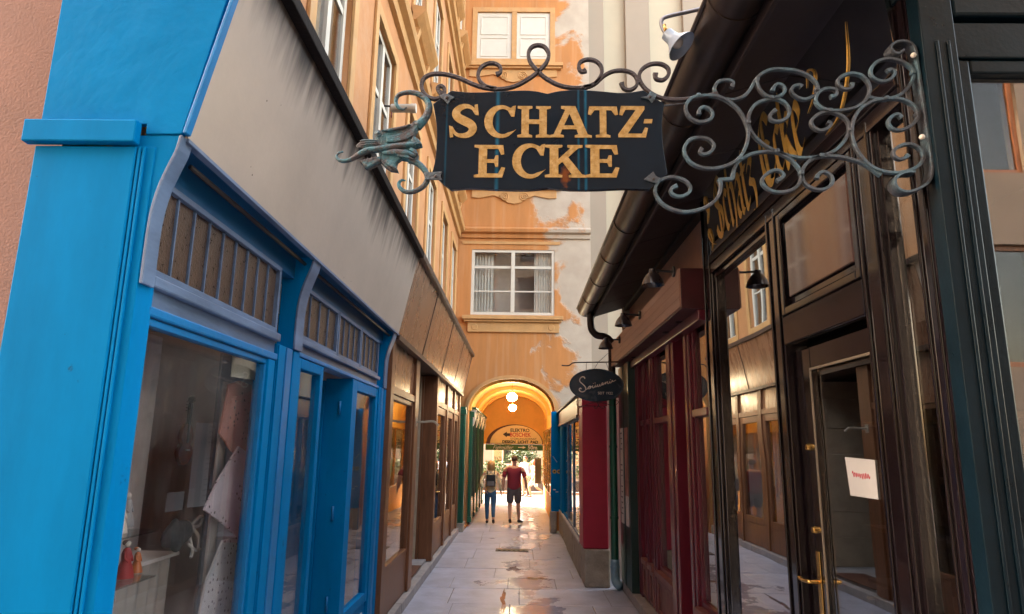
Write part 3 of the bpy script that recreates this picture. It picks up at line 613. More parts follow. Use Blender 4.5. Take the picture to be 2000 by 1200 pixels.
towel([(450, 1056), (490, 1046), (498, 1100), (492, 1220), (400, 1220), (420, 1130)], -1.69, dots('white_dotted_cloth', (.62, .57, .56), (.14, .09, .09)), 'white dotted tea towel lowest on the display board')
tag(box('display_board', mat('pale_board', (.55, .50, .48), .7, .06, 4, .0), None, -1.765, -1.75, 3.93, 4.03, .905, 2.35), 'tall pale board behind the hanging tea towels', 'board')
# violin
vy, vz = on(366, 862, -2.10)
vio = thing('violin', 'small brown violin hanging on the display back panel', 'violin', (-2.10, vy, vz))
vm = mat('violin_varnish', (.20, .045, .012), .25, .3, 6, .0, coat=.6)
out = []
for i in range(40):
    a = 2 * math.pi * i / 40; wv_ = .058 + .010 * math.cos(2 * a) ; w_ = (.075 if math.sin(a) < 0 else .062) * (1 - .38 * math.exp(-(math.sin(a) / .22) ** 2)); out.append((vy + w_ * math.cos(a) * 1.35, vz - .02 + .13 * math.sin(a)))
MB().prism(out, 'x', -2.13, -2.10).build('body', vm, vio, bev=.006)
MB().box(-2.115, -2.095, vy - .012, vy + .012, vz - .01, vz + .24).build('neck', darkwood, vio, bev=.003)
MB().lathe([(.02, -.012), (.024, 0), (.02, .012)], (-2.10, vy, vz + .26), 14, 'y').build('scroll', darkwood, vio, smooth='auto')
for k in range(4): MB().tube([(-2.112, vy - .035, vz + .19 + .018 * k), (-2.112, vy + .035, vz + .19 + .018 * k)], .004, 6).build('peg', darkwood, vio)
MB().box(-2.098, -2.088, vy - .022, vy + .022, vz - .06, vz - .05).build('bridge', paper, vio)
# glass shelves and figurines
FGX = -1.80
zlo = on(245, 1128, FGX)[1]; zup = on(240, 1040, FGX)[1]
for i, zz in enumerate((zup, zlo)):
    tag(box('glass_shelf', shelfg, None, -2.18, -1.70, 2.72, 3.30, zz - .009, zz - .001, .001), ('upper' if i == 0 else 'lower') + ' clear glass shelf carrying small figurines in the display window', 'shelf')
redc = mat('red_cloth_figurine', (.36, .02, .02), .6, .2, 10, .05); figs = mat('porcelain', (.66, .55, .46), .35, .1, 8, .0)
def figurine(y, z, x, h, dress, label):
    f_ = thing('figurine', label, 'figurine', (x, y, z), 'figurines in the display window')
    MB().lathe([(.24 * h, 0), (.20 * h, .2 * h), (.12 * h, .45 * h), (.13 * h, .62 * h), (.09 * h, .74 * h), (.03 * h, .78 * h)], (x, y, z), 16).build('dress', dress, f_, smooth='auto')
    MB().sphere((x, y, z + .86 * h), .085 * h, 8).build('head', figs, f_, smooth=True)
    MB().sphere((x - .01, y, z + .90 * h), .09 * h, 8, (1, 1, .8)).build('hat', darkwood if dress is redc else dress, f_, smooth=True)
    for s_ in (-1, 1): MB().tube([(x, y + s_ * .10 * h, z + .68 * h), (x + .05 * h, y + s_ * .17 * h, z + .52 * h), (x + .12 * h, y + s_ * .10 * h, z + .42 * h)], .03 * h, 6).build('arm', dress, f_, smooth=True)
figurine(on(242, 1128, FGX)[0], zlo, FGX, .17, redc, 'red dressed figurine on the lower glass shelf')
figurine(on(272, 1128, FGX)[0], zlo, FGX - .02, .12, mat('amber_figurine', (.45, .12, .03), .35, .2, 8, .0), 'squat amber figurine on the lower glass shelf')
figurine(on(232, 1040, FGX)[0], zup, FGX, .15, figs, 'cream porcelain figurine on the upper glass shelf')
figurine(on(285, 1020, FGX)[0], zup, FGX - .1, .17, mat('grey_figurine', (.33, .30, .29), .5, .15, 8, .0), 'grey veiled figurine on the upper glass shelf')
# dark cloth bag with white bow
by_, bz_ = on(345, 1045, -1.90)
bag = thing('gift_bag', 'dark patterned cloth bag tied with white ribbon in the display window', 'bag', (-1.90, by_, bz_ - .1))
bm_ = MB(); bm_.sphere((-1.90, by_, bz_), .1, 10, (.5, 1.25, .85))
bm_.v = [(a + .012 * math.sin(40 * b), b, c + .012 * math.sin(37 * b + 50 * a)) for a, b, c in bm_.v]
bm_.build('bag_body', mat('dark_brocade', (.035, .032, .035), .7, .5, 30, .3), bag, smooth=True)
rb = mat('white_ribbon', (.70, .66, .62), .6, .05, 5, .0)
for pts in ([(0, .12, .04), (.02, .17, .08), (.02, .21, .07), (.02, .17, .03), (0, .12, .03)], [(0, .12, .03), (.03, .15, -.02), (.03, .17, -.09)], [(0, .11, -.02), (.02, .12, -.1), (.03, .09, -.13)], [(0, .1, -.06), (.03, .14, -.1), (.03, .19, -.1)]):
    MB().tube(catmull([(-1.88 + a, by_ + b, bz_ + c) for a, b, c in pts], 5), .009, 6).build('ribbon', rb, bag, smooth=True)
# crockery shelves seen through the open door
cab = thing('crockery_cabinet', 'grey wall shelves of crockery seen through the open blue door', 'shelves', (-2.35, 6.6, 0))
greyp = mat('grey_painted_board', (.30, .30, .32), .6, .08, 4, .0)
box('back_board', greyp, cab, -2.42, -2.40, 5.3, 7.34, .06, 2.7, 0)
SHZ = [.62, .92, 1.27, 1.62, 1.95]
for z in SHZ: box('shelf', greyp, cab, -2.398, -2.12, 5.3, 7.34, z, z + .025, .003)
por = mat('white_porcelain', (.75, .73, .70), .2, .05, 6, .0, coat=.5); gol = dots('gold_floral_plate', (.45, .25, .07), (.7, .6, .4), 60)
def cup(x, y, z, m, label):
    c_ = thing('cup', label, 'cup', (x, y, z), 'crockery on the shelves'); MB().lathe([(.025, 0), (.036, .01), (.045, .07), (.047, .085), (.042, .084), (.038, .02)], (x, y, z), 18).build('bowl', m, c_, smooth='auto')
    MB().tube(catmull([(x, y - .043, z + .07), (x, y - .075, z + .06), (x, y - .07, z + .03), (x, y - .04, z + .02)], 4), .006, 6).build('handle', m, c_, smooth=True)
cup(-2.2, 7.02, 1.646, por, 'white cup on the upper cabinet shelf'); cup(-2.2, 6.2, 1.646, por, 'white cup behind the sidelight on the cabinet shelf')
p_ = tag(MB().lathe([(.0, -.012), (.06, -.01), (.105, .006), (.11, .012), (.06, -.002), (.0, -.004)], (-2.24, 7.0, 1.41), 26, 'x').build('plate', gol, None, smooth='auto'), 'gold floral plate standing on a cabinet shelf', 'plate')
gb = thing('gravy_boat', 'brown glazed gravy boat on a low cabinet shelf', 'gravy boat', (-2.22, 6.98, .946)); glz = mat('brown_glaze', (.14, .045, .02), .2, .2, 6, .0, coat=.6)
m_ = MB(); m_.lathe([(.03, 0), (.045, .01), (.06, .05), (.065, .07), (.058, .07), (.04, .02)], (0, 0, 0), 18); m_.v = [(-2.22 + a, 6.98 + b * 1.5, .946 + c + (.02 if b > .05 and c > .05 else 0)) for a, b, c in m_.v]; m_.build('bowl', glz, gb, smooth='auto')
MB().tube(catmull([(-2.22, 6.9, 1.0), (-2.22, 6.85, 1.03), (-2.22, 6.85, .97), (-2.22, 6.9, .96)], 4), .007, 6).build('handle', glz, gb, smooth=True)
for k, (y_, z_, m_) in enumerate(((6.5, 1.295, glz), (6.75, .946, por), (6.3, 1.295, por), (6.9, .646, gol), (6.45, .946, gol), (7.1, .646, por))):
    tag(MB().lathe([(.03, 0), (.05, .012), (.075, .05), (.08, .06), (.07, .058), (.04, .02)], (-2.24, y_, z_), 18).build('bowl', m_, None, smooth='auto'), ['brown bowl on the middle cabinet shelf', 'white bowl beside the gravy boat', 'white bowl on the middle cabinet shelf', 'gold patterned bowl on the lowest cabinet shelf', 'gold patterned bowl on the shelf of the gravy boat', 'white bowl on the lowest cabinet shelf'][k], 'bowl', 'crockery on the shelves')

# ================================================================== LEFT: brown shopfront
XW = -1.46
br = thing('brown_shopfront', 'brown wooden shopfront with canted fascia panels and a recessed doorway', 'shopfront', (XW, 12, 0))
FJ = [7.435, 9.3, 11.6, 13.8, 16.2]
for a, b in zip(FJ[:-1], FJ[1:]):
    MB().prism([(FX0 - .03, FZ0), (FX0 - .004, FZ0), (FX1 - .004, FZ1), (FX1 - .03, FZ1)], 'y', a + .012, b - .012).build('fascia_panel', brownl, br, bev=.004)
    MB().prism([(FX0 - .05, FZ0), (FX0 + .006, FZ0), (FX1 + .006, FZ1), (FX1 - .05, FZ1)], 'y', b - .011, b + .011).build('fascia_strip', darkwood, br, bev=.002)
MB().prism([(FX0 - .06, FZ0 - .06), (FX0 + .01, FZ0 - .06), (FX0 + .016, FZ0 - .002), (FX0 - .06, FZ0 - .002)], 'y', 7.43, 16.22).build('fascia_rail', darkwood, br, bev=.004)
MB().prism([(FX1 - .5, FZ1 + .002), (FX1 + .055, FZ1 + .002), (FX1 + .06, FZ1 + .075), (FX1 - .5, FZ1 + .14)], 'y', 7.432, 16.25).build('roof_capping', darkwood, br, bev=.006)
MB().prism([(-1.66, FZ0), (FX0 - .03, FZ0), (FX1 - .03, FZ1), (-1.66, FZ1)], 'y', 16.22, 16.26).build('fascia_end', darkwood, br)
box('soffit', darkwood, br, -1.8, FX0 - .062, 7.43, 16.22, FZ0 - .05, FZ0 - .03, 0)
def bpost(a, b, x0=-1.62, x1=XW + .02, m=brownw, z0=.13): return box('post', m, br, x0, x1, a, b, z0, FZ0 - .052)
bpost(7.43, 7.62); bpost(9.22, 9.52); bpost(11.55, 11.75, -1.66, XW + .03); bpost(13.3, 13.5); bpost(14.75, 14.9); bpost(16.0, 16.25)
# first bay: panel over a display window
box('transom_panel', brownl, br, XW - .05, XW - .02, 7.622, 9.218, 2.66, FZ0 - .052); box('transom_rail', brownw, br, XW - .09, XW + .01, 7.622, 9.218, 2.57, 2.658)
frame('window_frame', brownw, br, 'x', XW - .08, XW - .01, 7.622, 9.218, .62, 2.568, .06, .006, wb=.05); pane('display_pane', gls, br, 'x', XW - .05, 7.684, 9.156, .672, 2.506)
box('kick_panel', brownw, br, -1.6, XW - .015, 7.622, 9.218, .13, .618)
# recessed doorway
box('recess_floor', kerbst, br, -2.5, XW - .06, 9.522, 11.548, .0, .16, .004); box('door_mat', mat('coir_mat', (.12, .05, .03), .95, .3, 40, .4), br, -1.95, -1.5, 9.7, 10.9, .161, .172, .003)
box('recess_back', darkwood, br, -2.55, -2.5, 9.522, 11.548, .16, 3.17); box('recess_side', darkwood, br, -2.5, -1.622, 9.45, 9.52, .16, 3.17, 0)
box('far_jamb', brownw, br, -1.70, -1.662, 11.52, 11.75, .16, 3.17)
zz = .16
while zz < 3.1:
    h = random.uniform(.36, .5); box('stone_block', sandst, br, -2.5, -1.702, 11.5 + random.uniform(0, .012), 11.74, zz + .004, min(zz + h, 3.168), .006); zz += h
# door and further bays
for (a, b) in ((11.752, 13.298), (13.502, 14.748), (14.902, 15.998)):
    box('transom_panel', brownl, br, XW - .05, XW - .02, a, b, 2.78, FZ0 - .052); box('transom_rail', brownw, br, XW - .09, XW + .012, a, b, 2.68, 2.778)
    frame('door_frame', brownw, br, 'x', XW - .08, XW - .01, a, b, .55, 2.678, .13, .006); pane('door_pane', gls, br, 'x', XW - .05, a + .132, b - .132, .682, 2.546)
    box('kick_panel', brownw, br, -1.6, XW - .015, a, b, .13, .548)
MB().tube([(XW - .01, 12.0, 1.2), (XW + .05, 12.0, 1.2), (XW + .05, 12.12, 1.2)], .014).build('door_handle', brass, br, smooth=True)
for k, (a, b) in enumerate(((7.43, 8.6), (8.605, 9.5), (9.505, 11.2), (11.205, 12.6), (12.605, 14.2), (14.205, 16.25))):
    MB().prism([(-1.62, 0), (-1.40 + .004 * (k % 2), 0), (-1.405 + .004 * (k % 2), .115), (-1.62, .125)], 'y', a + .003, b - .003).build('kerb_stone', kerbst, br, bev=.008)
MB().box(-2.5, -1.72, 7.5, 7.54, 0, 3.1).box(-2.55, -2.5, 7.5, 9.45, 0, 3.1).build('interior_wall', roomw, br); MB().box(-2.55, -2.5, 11.75, 16.2, 0, 3.1).box(-2.5, -1.7, 16.16, 16.2, 0, 3.1).build('interior_wall', roomw, br)
box('interior_floor', roomd, br, -2.49, -1.62, 7.55, 9.44, .0, .3, 0); box('interior_floor', roomd, br, -2.49, -1.62, 11.77, 16.15, .0, .3, 0)
hk = thing('awning_hook', 'pale curved metal hook arm on the brown shopfront post', 'hook', (XW, 9.6, 2.35))
y_ = 9.36; zc = PX(835, 827, -1.35).z
MB().bar(catmull([(XW + .02, y_, zc), (-1.33, y_, zc), (-1.24, y_, zc + .01), (-1.18, y_, zc), (-1.13, y_, zc - .05)], 5), .03, .03).build('arm', cream, hk, smooth='auto')
box('plate', cream, hk, XW + .021, XW + .028, y_ - .04, y_ + .04, zc - .06, zc + .06, .002)

# ================================================================== LEFT: green shopfront running into the passage
gs = thing('green_shopfront', 'green painted column and glazed shopfront inside the archway', 'shopfront', (-1.35, 19, 0))
def gcol(y0, y1, m, xf=-1.20):
    c = box('column', m, gs, -1.30, xf - .03, y0, y1, .25, 2.72); box('column_base', m, c, -1.30, xf, y0 - .02, y1 + .02, .12, .249); box('capital', m, c, -1.30, xf + .02, y0 - .03, y1 + .03, 2.722, 2.86, .012)
    for t in (.25, .75): box('column_bead', m, c, xf - .029, xf - .018, y0 + (y1 - y0) * t - .012, y0 + (y1 - y0) * t + .012, .26, 2.71, .003)
MB().box(-1.68, -1.315, 16.40, 16.94, .0, .2).build('plinth', stone, gs, bev=.006)
c = MB().box(-1.60, -1.33, 16.45, 16.66, .201, 2.74).build('column', greenp, gs, bev=.006)
for x in (-1.56, -1.46, -1.37): box('column_bead', greenp, c, x - .014, x + .014, 16.43, 16.449, .22, 2.70, .004)
MB().box(-1.62, -1.31, 16.40, 16.70, 2.742, 2.86).box(-1.60, -1.33, 16.42, 16.68, 2.862, 2.93).build('capital', greenp, c, bev=.008)
c2 = box('column', greenp, gs, -1.66, -1.36, 16.72, 16.94, .201, 2.9)
for k in range(5):
    y0 = 17.45 + k * 1.35
    gcol(y0, y0 + .2, greenp if k % 2 == 0 else dkgreen)
    if k < 4:
        frame('window_frame', dkgreen, gs, 'x', -1.30, -1.26, y0 + .202, y0 + 1.348, .6, 2.66, .06, .004); pane('pane', gls, gs, 'x', -1.285, y0 + .264, y0 + 1.286, .662, 2.598)
        box('stall_riser', dkgreen, gs, -1.30, -1.25, y0 + .202, y0 + 1.348, .05, .598)
    MB().prism([(-1.29, 2.45), (-1.21, 2.5), (-1.15, 2.66), (-1.17, 2.8), (-1.12, 2.9), (-1.29, 2.92)], 'y', y0 + .04, y0 + .16).build('corbel', whitep, gs, bev=.01)
for k in range(4):
    y0 = 17.45 + k * 1.35
    for j in range(4): MB().prism([(-1.29, 2.70), (-1.20, 2.72), (-1.17, 2.86), (-1.29, 2.88)], 'y', y0 + .35 + j * .24, y0 + .43 + j * .24).build('dentil', whitep, gs, bev=.006)
box('cornice', greenp, gs, -1.295, -1.14, 17.42, 24.2, 2.925, 2.98, .01)

# ================================================================== RIGHT: low shop building with eaves and gutter
XR = 1.60
rb_ = thing('right_shop_building', 'low shop building with dark timber eaves along the right of the lane', 'building', (2.5, 6, 0))
box('upper_wall', salmon, rb_, XR + .10, XR + .3, 5.72, 10.3, 3.0, 4.25, 0)
MB().prism([(.96, 4.10), (.98, 4.16), (3.6, 6.2), (4.6, 6.2), (4.6, 6.05), (3.62, 6.05), (1.75, 4.52), (1.7, 4.30)], 'y', 1.6, 10.42).build('roof', eave, rb_)
for k in range(9):
    y0 = 1.62 + k * .978; MB().prism([(1.16, 4.03), (1.70, 4.20), (1.70, 4.24), (1.16, 4.07)], 'y', y0, y0 + .968).build('soffit_board', eave, rb_, bev=.004)
box('eave_batten', eave, rb_, 1.13, 1.158, 1.62, 10.40, 4.0, 4.09); box('wall_batten', eave, rb_, 1.62, XR + .098, 5.73, 10.40, 4.13, 4.175)
MB().prism([(1.6, 3.0), (4.6, 3.0), (4.6, 6.04), (3.62, 6.04), (1.72, 4.42), (1.6, 4.2)], 'y', 10.30, 10.42).build('gable_wall', cream, rb_)
box('rear_wall', cream, rb_, 4.4, 4.6, 2.6, 10.29, 0, 6.04, 0); 
# gutter
gt = thing('rain_gutter', 'brown metal half round gutter with drainpipe along the right eaves', 'gutter', (1.0, 6, 4))
def halfpipe(y0, y1, r, cx=1.03, cz=4.17):
    n = 12; vs = []; fs = []
    for y in (y0, y1):
        for rr in (r, r - .008):
            for i in range(n + 1):
                a = math.pi + math.pi * i / n; vs.append((cx + rr * math.cos(a), y, cz + rr * math.sin(a)))
    k = n + 1
    for i in range(n): fs += [(i, i + 1, 2 * k + i + 1, 2 * k + i), (k + i, 3 * k + i, 3 * k + i + 1, k + i + 1), (i, k + i, k + i + 1, i + 1), (2 * k + i, 2 * k + i + 1, 3 * k + i + 1, 3 * k + i)]
    fs += [(0, 2 * k, 3 * k, k), (n, k + n, 3 * k + n, 2 * k + n)]
    return vs, fs
ys = [1.5, 2.9, 4.0, 5.1, 6.2, 7.3, 8.4, 9.5, 10.45]
for a, b in zip(ys[:-1], ys[1:]): MB().add(*halfpipe(a, b, .135)).build('gutter_section', gutterm, gt, smooth='auto')
for b in ys[1:-1]: MB().add(*halfpipe(b - .02, b + .02, .142)).build('gutter_joint', gutterm, gt, smooth='auto')
MB().tube([(.89, 1.5, 4.17), (.89, 10.45, 4.17)], .014, 8).build('gutter_bead', gutterm, gt, smooth=True)
MB().prism([(1.03 + .134 * math.cos(math.pi + math.pi * i / 12), 4.17 + .134 * math.sin(math.pi + math.pi * i / 12)) for i in range(13)], 'y', 10.45, 10.456).build('gutter_end', gutterm, gt)
pp = catmull([(1.08, 10.2, 4.06), (1.08, 10.2, 3.9), (1.10, 10.2, 3.78), (1.18, 10.2, 3.70), (1.30, 10.2, 3.68), (1.39, 10.2, 3.60), (1.40, 10.2, 3.45), (1.40, 10.2, 2.95)], 5)
MB().tube(pp, .055, 12).build('swan_neck', gutterm, gt, smooth=True)
MB().tube([(1.40, 10.2, 2.95), (1.40, 10.2, .42)], .055, 14).build('downpipe', greenp, gt, smooth='auto')
for z in (2.0, .98): MB().tube([(1.40, 10.2, z), (1.40, 10.2, z + .035)], .063, 14).build('pipe_collar', greenp, gt, smooth='auto')
paleb = mat('pale_blue_pipe', (.20, .34, .44), .4, .2, 6, .1)
MB().tube(catmull([(1.40, 10.2, .42), (1.40, 10.2, .2), (1.41, 10.17, .11), (1.46, 10.1, .06)], 4), .064, 12).build('pipe_shoe', paleb, gt, smooth=True)
MB().tube([(1.40, 10.2, .30), (1.40, 10.2, .33)], .07, 12).build('pipe_collar', paleb, gt, smooth='auto')

# ---------------- black shopfront
bk = thing('black_shopfront', 'glossy black shopfront with gold lettered glass fascia and glazed door', 'shopfront', (XR, 4, 0))
def kpost(a, b, z1, m=blackl, x1=XR + .14):
    p_ = box('post', m, bk, XR, x1, a, b, .08, z1, .006)
    w = b - a
    for t in (.12, .80): box('post_moulding', m, p_, XR - .012, XR - .001, a + w * t, a + w * (t + .1), .1, z1 - .02, .004)
kpost(5.46, 5.70, 4.19); kpost(4.02, 4.20, 3.528); kpost(2.86, 3.05, 3.528); kpost(2.50, 2.60, 3.90, blackl)
signglass = mat('black_sign_glass', (.006, .007, .010), .03, .1, 3, .0, coat=1, spec=1.0, rvar=.01)
signglass.node_tree.nodes['Principled BSDF'].inputs['IOR'].default_value = 3.2
fg = MB().prism([(XR + .01, 3.605), (XR + .05, 3.605), (XR + .05 - .585 * SHEAR, 4.19), (XR + .01 - .585 * SHEAR, 4.19)], 'y', 2.605, 5.455).build('fascia_glass', signglass, bk, bev=.002)
box('fascia_rail', blackl, bk, XR - .02, XR + .10, 2.605, 5.455, 3.53, 3.603, .006); box('fascia_rail', blackl, bk, XR - .008, XR + .10, 2.605, 5.455, 3.45, 3.528, .004)
# display window
frame('window_frame', blackl, bk, 'x', XR + .02, XR + .10, 4.202, 5.458, .5, 3.448, .045, .005); pane('display_pane', glsmir, bk, 'x', XR + .055, 4.249, 5.411, .547, 3.401)
box('stall_riser', blackl, bk, XR + .015, XR + .12, 4.202, 5.458, .08, .498)
# bay over the door
box('door_panel_frame', blackl, bk, XR + .03, XR + .12, 3.052, 4.018, 2.62, 3.448); 
frame('panel_moulding', blackl, bk, 'x', XR - .006, XR + .029, 3.052, 4.018, 2.80, 3.448, .05, .008)
MB().box(XR + .012, XR + .029, 3.14, 3.93, 2.90, 3.37).build('raised_panel', mat('mahogany_lacquer', (.060, .028, .022), .16, .25, 4, .03, 12, coat=.9, stretch=(1, 1, .3)), bk, bev=.012)
box('door_header', blackl, bk, XR - .004, XR + .028, 3.052, 4.018, 2.62, 2.798, .01)
DX = XR + .05
dr = box('door', blackl, bk, DX, DX + .05, 3.80, 4.00, .12, 2.58, .006)
box('door_stile', blackl, dr, DX, DX + .05, 3.052, 3.08, .12, 2.58); box('door_rail', blackl, dr, DX, DX + .05, 3.082, 3.798, 2.46, 2.58); box('door_rail', blackl, dr, DX, DX + .05, 3.082, 3.798, .12, .5)
frame('door_bead', mat('worn_cream_bead', (.20, .15, .10), .5, .2, 6, .1), dr, 'x', DX - .010, DX - .001, 3.08, 3.80, .5, 2.46, .014, .003)
pane('door_pane', glsdark, dr, 'x', DX + .02, 3.082, 3.798, .502, 2.458)
box('handle_plate', brass, dr, DX - .008, DX - .001, 3.855, 3.90, .92, 1.46, .004)
MB().tube(catmull([(DX - .001, 3.878, 1.30), (DX - .055, 3.878, 1.30), (DX - .065, 3.89, 1.30), (DX - .065, 3.96, 1.295), (DX - .065, 4.0, 1.30)], 4), .011, 10).build('lever_handle', brass, dr, smooth=True)
MB().tube(catmull([(DX + .06, 3.50, 1.30), (DX + .09, 3.50, 1.30), (DX + .10, 3.48, 1.30), (DX + .10, 3.32, 1.30)], 4), .010, 10).build('handle_reflection', brass, dr, smooth=True)  # mirror image of the lever, built as a solid shape behind the pane
for z in (2.02, 1.57): MB().lathe([(.016, -.022), (.020, -.012), (.020, 0)], (DX - .001, 3.88, z), 16, 'x').build('lock_cylinder', brass, dr, smooth='auto')
box('threshold', kerbst, bk, XR - .05, XR + .3, 3.052, 4.018, 0, .11, .006); box('plinth', kerbst, bk, XR - .02, XR + .2, 4.02, 5.70, 0, .078); box('plinth', kerbst, bk, XR - .02, XR + .2, 2.5, 3.05, 0, .078)
# narrow pane beside the corner
frame('side_window_frame', blackl, bk, 'x', XR + .02, XR + .09, 2.602, 2.858, .4, 3.528, .022, .003); pane('side_pane', glsdark, bk, 'x', XR + .05, 2.626, 2.834, .424, 3.504)
box('side_blind', mat('grey_blind', (.40, .38, .36), .8, .1, 3, .0), bk, XR + .11, XR + .116, 2.60, 2.858, 2.55, 3.10, .001)
# street side of the corner
box('corner_pilaster', blackg, bk, XR + .0, 1.735, 2.42, 2.498, .08, 5.2)
for x in (1.655, 1.70): box('pilaster_bead', blackg, bk, x - .006, x + .006, 2.412, 2.419, .12, 3.62, .003)
box('street_lintel', blackg, bk, 1.737, 4.6, 2.44, 2.62, 3.56, 3.72, .006); box('street_lintel', blackg, bk, 1.737, 4.6, 2.42, 2.60, 3.74, 3.82, .012)
frame('street_window_frame', blackg, bk, 'y', 2.45, 2.53, 1.737, 3.4, .6, 3.558, .06, .008); pane('street_pane', glsdark, bk, 'y', 2.49, 1.80, 3.324, .664, 3.494)
frame('street_window_frame', blackg, bk, 'y', 2.43, 2.53, 1.737, 3.4, 3.822, 5.2, .06, .012); pane('street_pane', glsdark, bk, 'y', 2.48, 1.80, 3.324, 3.898, 5.124)
box('street_riser', blackg, bk, 1.737, 3.4, 2.45, 2.6, .08, .598); box('street_wall', blackg, bk, 3.402, 4.6, 2.45, 2.6, 0, 5.2)
box('corner_post_upper', blackg, bk, XR + .0, 1.735, 2.50, 2.60, 3.91, 5.2)
# interior
sh_wood = mat('amber_shop_shelf', (.20, .11, .05), .5, .25, 5, .0)
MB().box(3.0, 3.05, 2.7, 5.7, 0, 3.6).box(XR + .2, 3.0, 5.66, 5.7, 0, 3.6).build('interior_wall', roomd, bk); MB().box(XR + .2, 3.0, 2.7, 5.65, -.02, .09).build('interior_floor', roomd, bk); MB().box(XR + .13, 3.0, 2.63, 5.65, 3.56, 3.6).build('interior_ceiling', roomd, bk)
for z in (1.0, 1.4, 1.8, 2.2): box('interior_shelf', sh_wood, bk, 2.75, 2.99, 2.8, 5.6, z, z + .03, .003)
# blackletter shop name: broad-nib strokes, gold leaf
gold = mat('gold_leaf', (.62, .34, .055), .38, .28, 30, .2, 60, metal=.35, col2=(.66, .42, .13), c2=(.45, .6), dscale=18)
NIB = R(38)
GL = {  # strokes in a unit box: x right, y up (x-height .62)
 'S': (.62, [[(.55, .86), (.40, 1.0), (.18, .86), (.14, .66), (.30, .52), (.48, .40), (.50, .18), (.34, .0), (.10, .06), (.02, .2)], [(.30, .98), (.32, .5), (.30, .02)]]),
 'c': (.34, [[(.28, .56), (.16, .64), (.06, .52), (.06, .12), (.16, .0), (.28, .1)]]),
 'h': (.44, [[(.10, .98), (.07, .9), (.07, .08), (.14, .0)], [(.07, .5), (.22, .64), (.33, .52), (.33, .1), (.22, -.18), (.12, -.24)]]),
 'a': (.42, [[(.06, .5), (.18, .64), (.30, .54), (.30, .08), (.38, .0)], [(.30, .36), (.16, .34), (.06, .22), (.08, .06), (.18, 0), (.30, .1)]]),
 't': (.32, [[(.14, .9), (.12, .78), (.12, .1), (.22, .0), (.29, .1)], [(.02, .62), (.28, .62)]]),
 'z': (.38, [[(.04, .54), (.14, .64), (.30, .58), (.10, .36), (.28, .26), (.30, .02), (.18, -.2), (.04, -.14)]]),
 'E': (.66, [[(.58, .84), (.44, .98), (.22, .92), (.10, .70), (.10, .28), (.26, .04), (.46, .02), (.60, .2)], [(.16, .52), (.32, .60), (.48, .50)], [(.30, .92), (.28, .5), (.30, .06)]]),
 'k': (.44, [[(.10, 1.0), (.07, .9), (.07, .08), (.14, .0)], [(.07, .44), (.22, .64), (.34, .54), (.12, .36)], [(.14, .36), (.28, .12), (.40, .0)]]),
 'e': (.36, [[(.08, .30), (.28, .42), (.26, .56), (.16, .64), (.06, .52), (.06, .12), (.16, .0), (.30, .1)]]),
}
def nib_stroke(mb, pts, nib, toP, lift):
    c = catmull([(a, b, 0) for a, b in pts], 4); dx, dy = math.cos(NIB) * nib / 2, math.sin(NIB) * nib / 2; vs = []
    for p in c: vs += [toP(p.x - dx, p.y - dy, lift), toP(p.x + dx, p.y + dy, lift)]
    fs = [(2 * i, 2 * i + 1, 2 * i + 3, 2 * i + 2) for i in range(len(c) - 1)]
    mb.add(vs, fs)
H_ = .46; base = 3.68
def glyph(ch, y0, sx):
    mb = MB()
    for i, st in enumerate(GL[ch][1]):
        nib_stroke(mb, st, .15, lambda a, b, l: (XR + .0085 - l - SHEAR * (base + b * H_ - 3.605), y0 - a * H_ * sx, base + b * H_), i * .0004)
    mb.build('gold_letter', gold, fg)
cy_ = 5.22
for ch in 'Schatz': glyph(ch, cy_, .80); cy_ -= GL[ch][0] * H_ * .80
cy_ -= .12
for ch in 'Ecke': glyph(ch, cy_, .80); cy_ -= GL[ch][0] * H_ * .80
cy_ -= .10
def flourish(pts, r=.006):
    c = catmull([(XR + .006 - SHEAR * (b - 3.605), a, b) for a, b in pts], 6); n = len(c)
    MB().tube(c, [r * (.35 + 1.3 * math.sin(math.pi * i / (n - 1))) for i in range(n)], 6).build('gold_flourish', gold, fg, smooth=True)
e = cy_
flourish([(e + .02, 3.84), (e - .08, 3.90), (e - .13, 4.0), (e - .06, 4.05), (e - .02, 3.97)], .004); flourish([(e - .12, 3.64), (e - .30, 3.68), (e - .44, 3.84), (e - .5, 4.05)], .004)
flourish([(5.42, 3.64), (5.36, 3.72), (5.40, 3.82), (5.44, 3.78), (5.38, 3.70), (5.30, 3.66)]); flourish([(5.43, 3.88), (5.36, 3.98), (5.38, 4.1), (5.43, 4.06), (5.38, 3.95)])
# paper notice on the door pane
nt_ = thing('door_notice', 'white paper notice with red writing taped inside the black door', 'notice', (XR + .15, 3.25, 1.85))
np_ = yz([(1650, 893), (1708, 899), (1715, 976), (1661, 968)], XR + .064)
MB().prism(np_, 'x', XR + .064, XR + .067).build('sheet', paper, nt_)
cyn = sum(p[0] for p in np_) / 4; czn = sum(p[1] for p in np_) / 4
MB().tube(catmull([(XR + .063, cyn + .085 - .17 * i / 22, czn + .018 + .016 * math.sin(i * 2.3) * (1 if i % 3 else .5) - .0006 * i) for i in range(23)], 3), .0019, 5).build('red_writing', mat('red_ink', (.45, .02, .04), .6, .1, 5, 0), nt_)

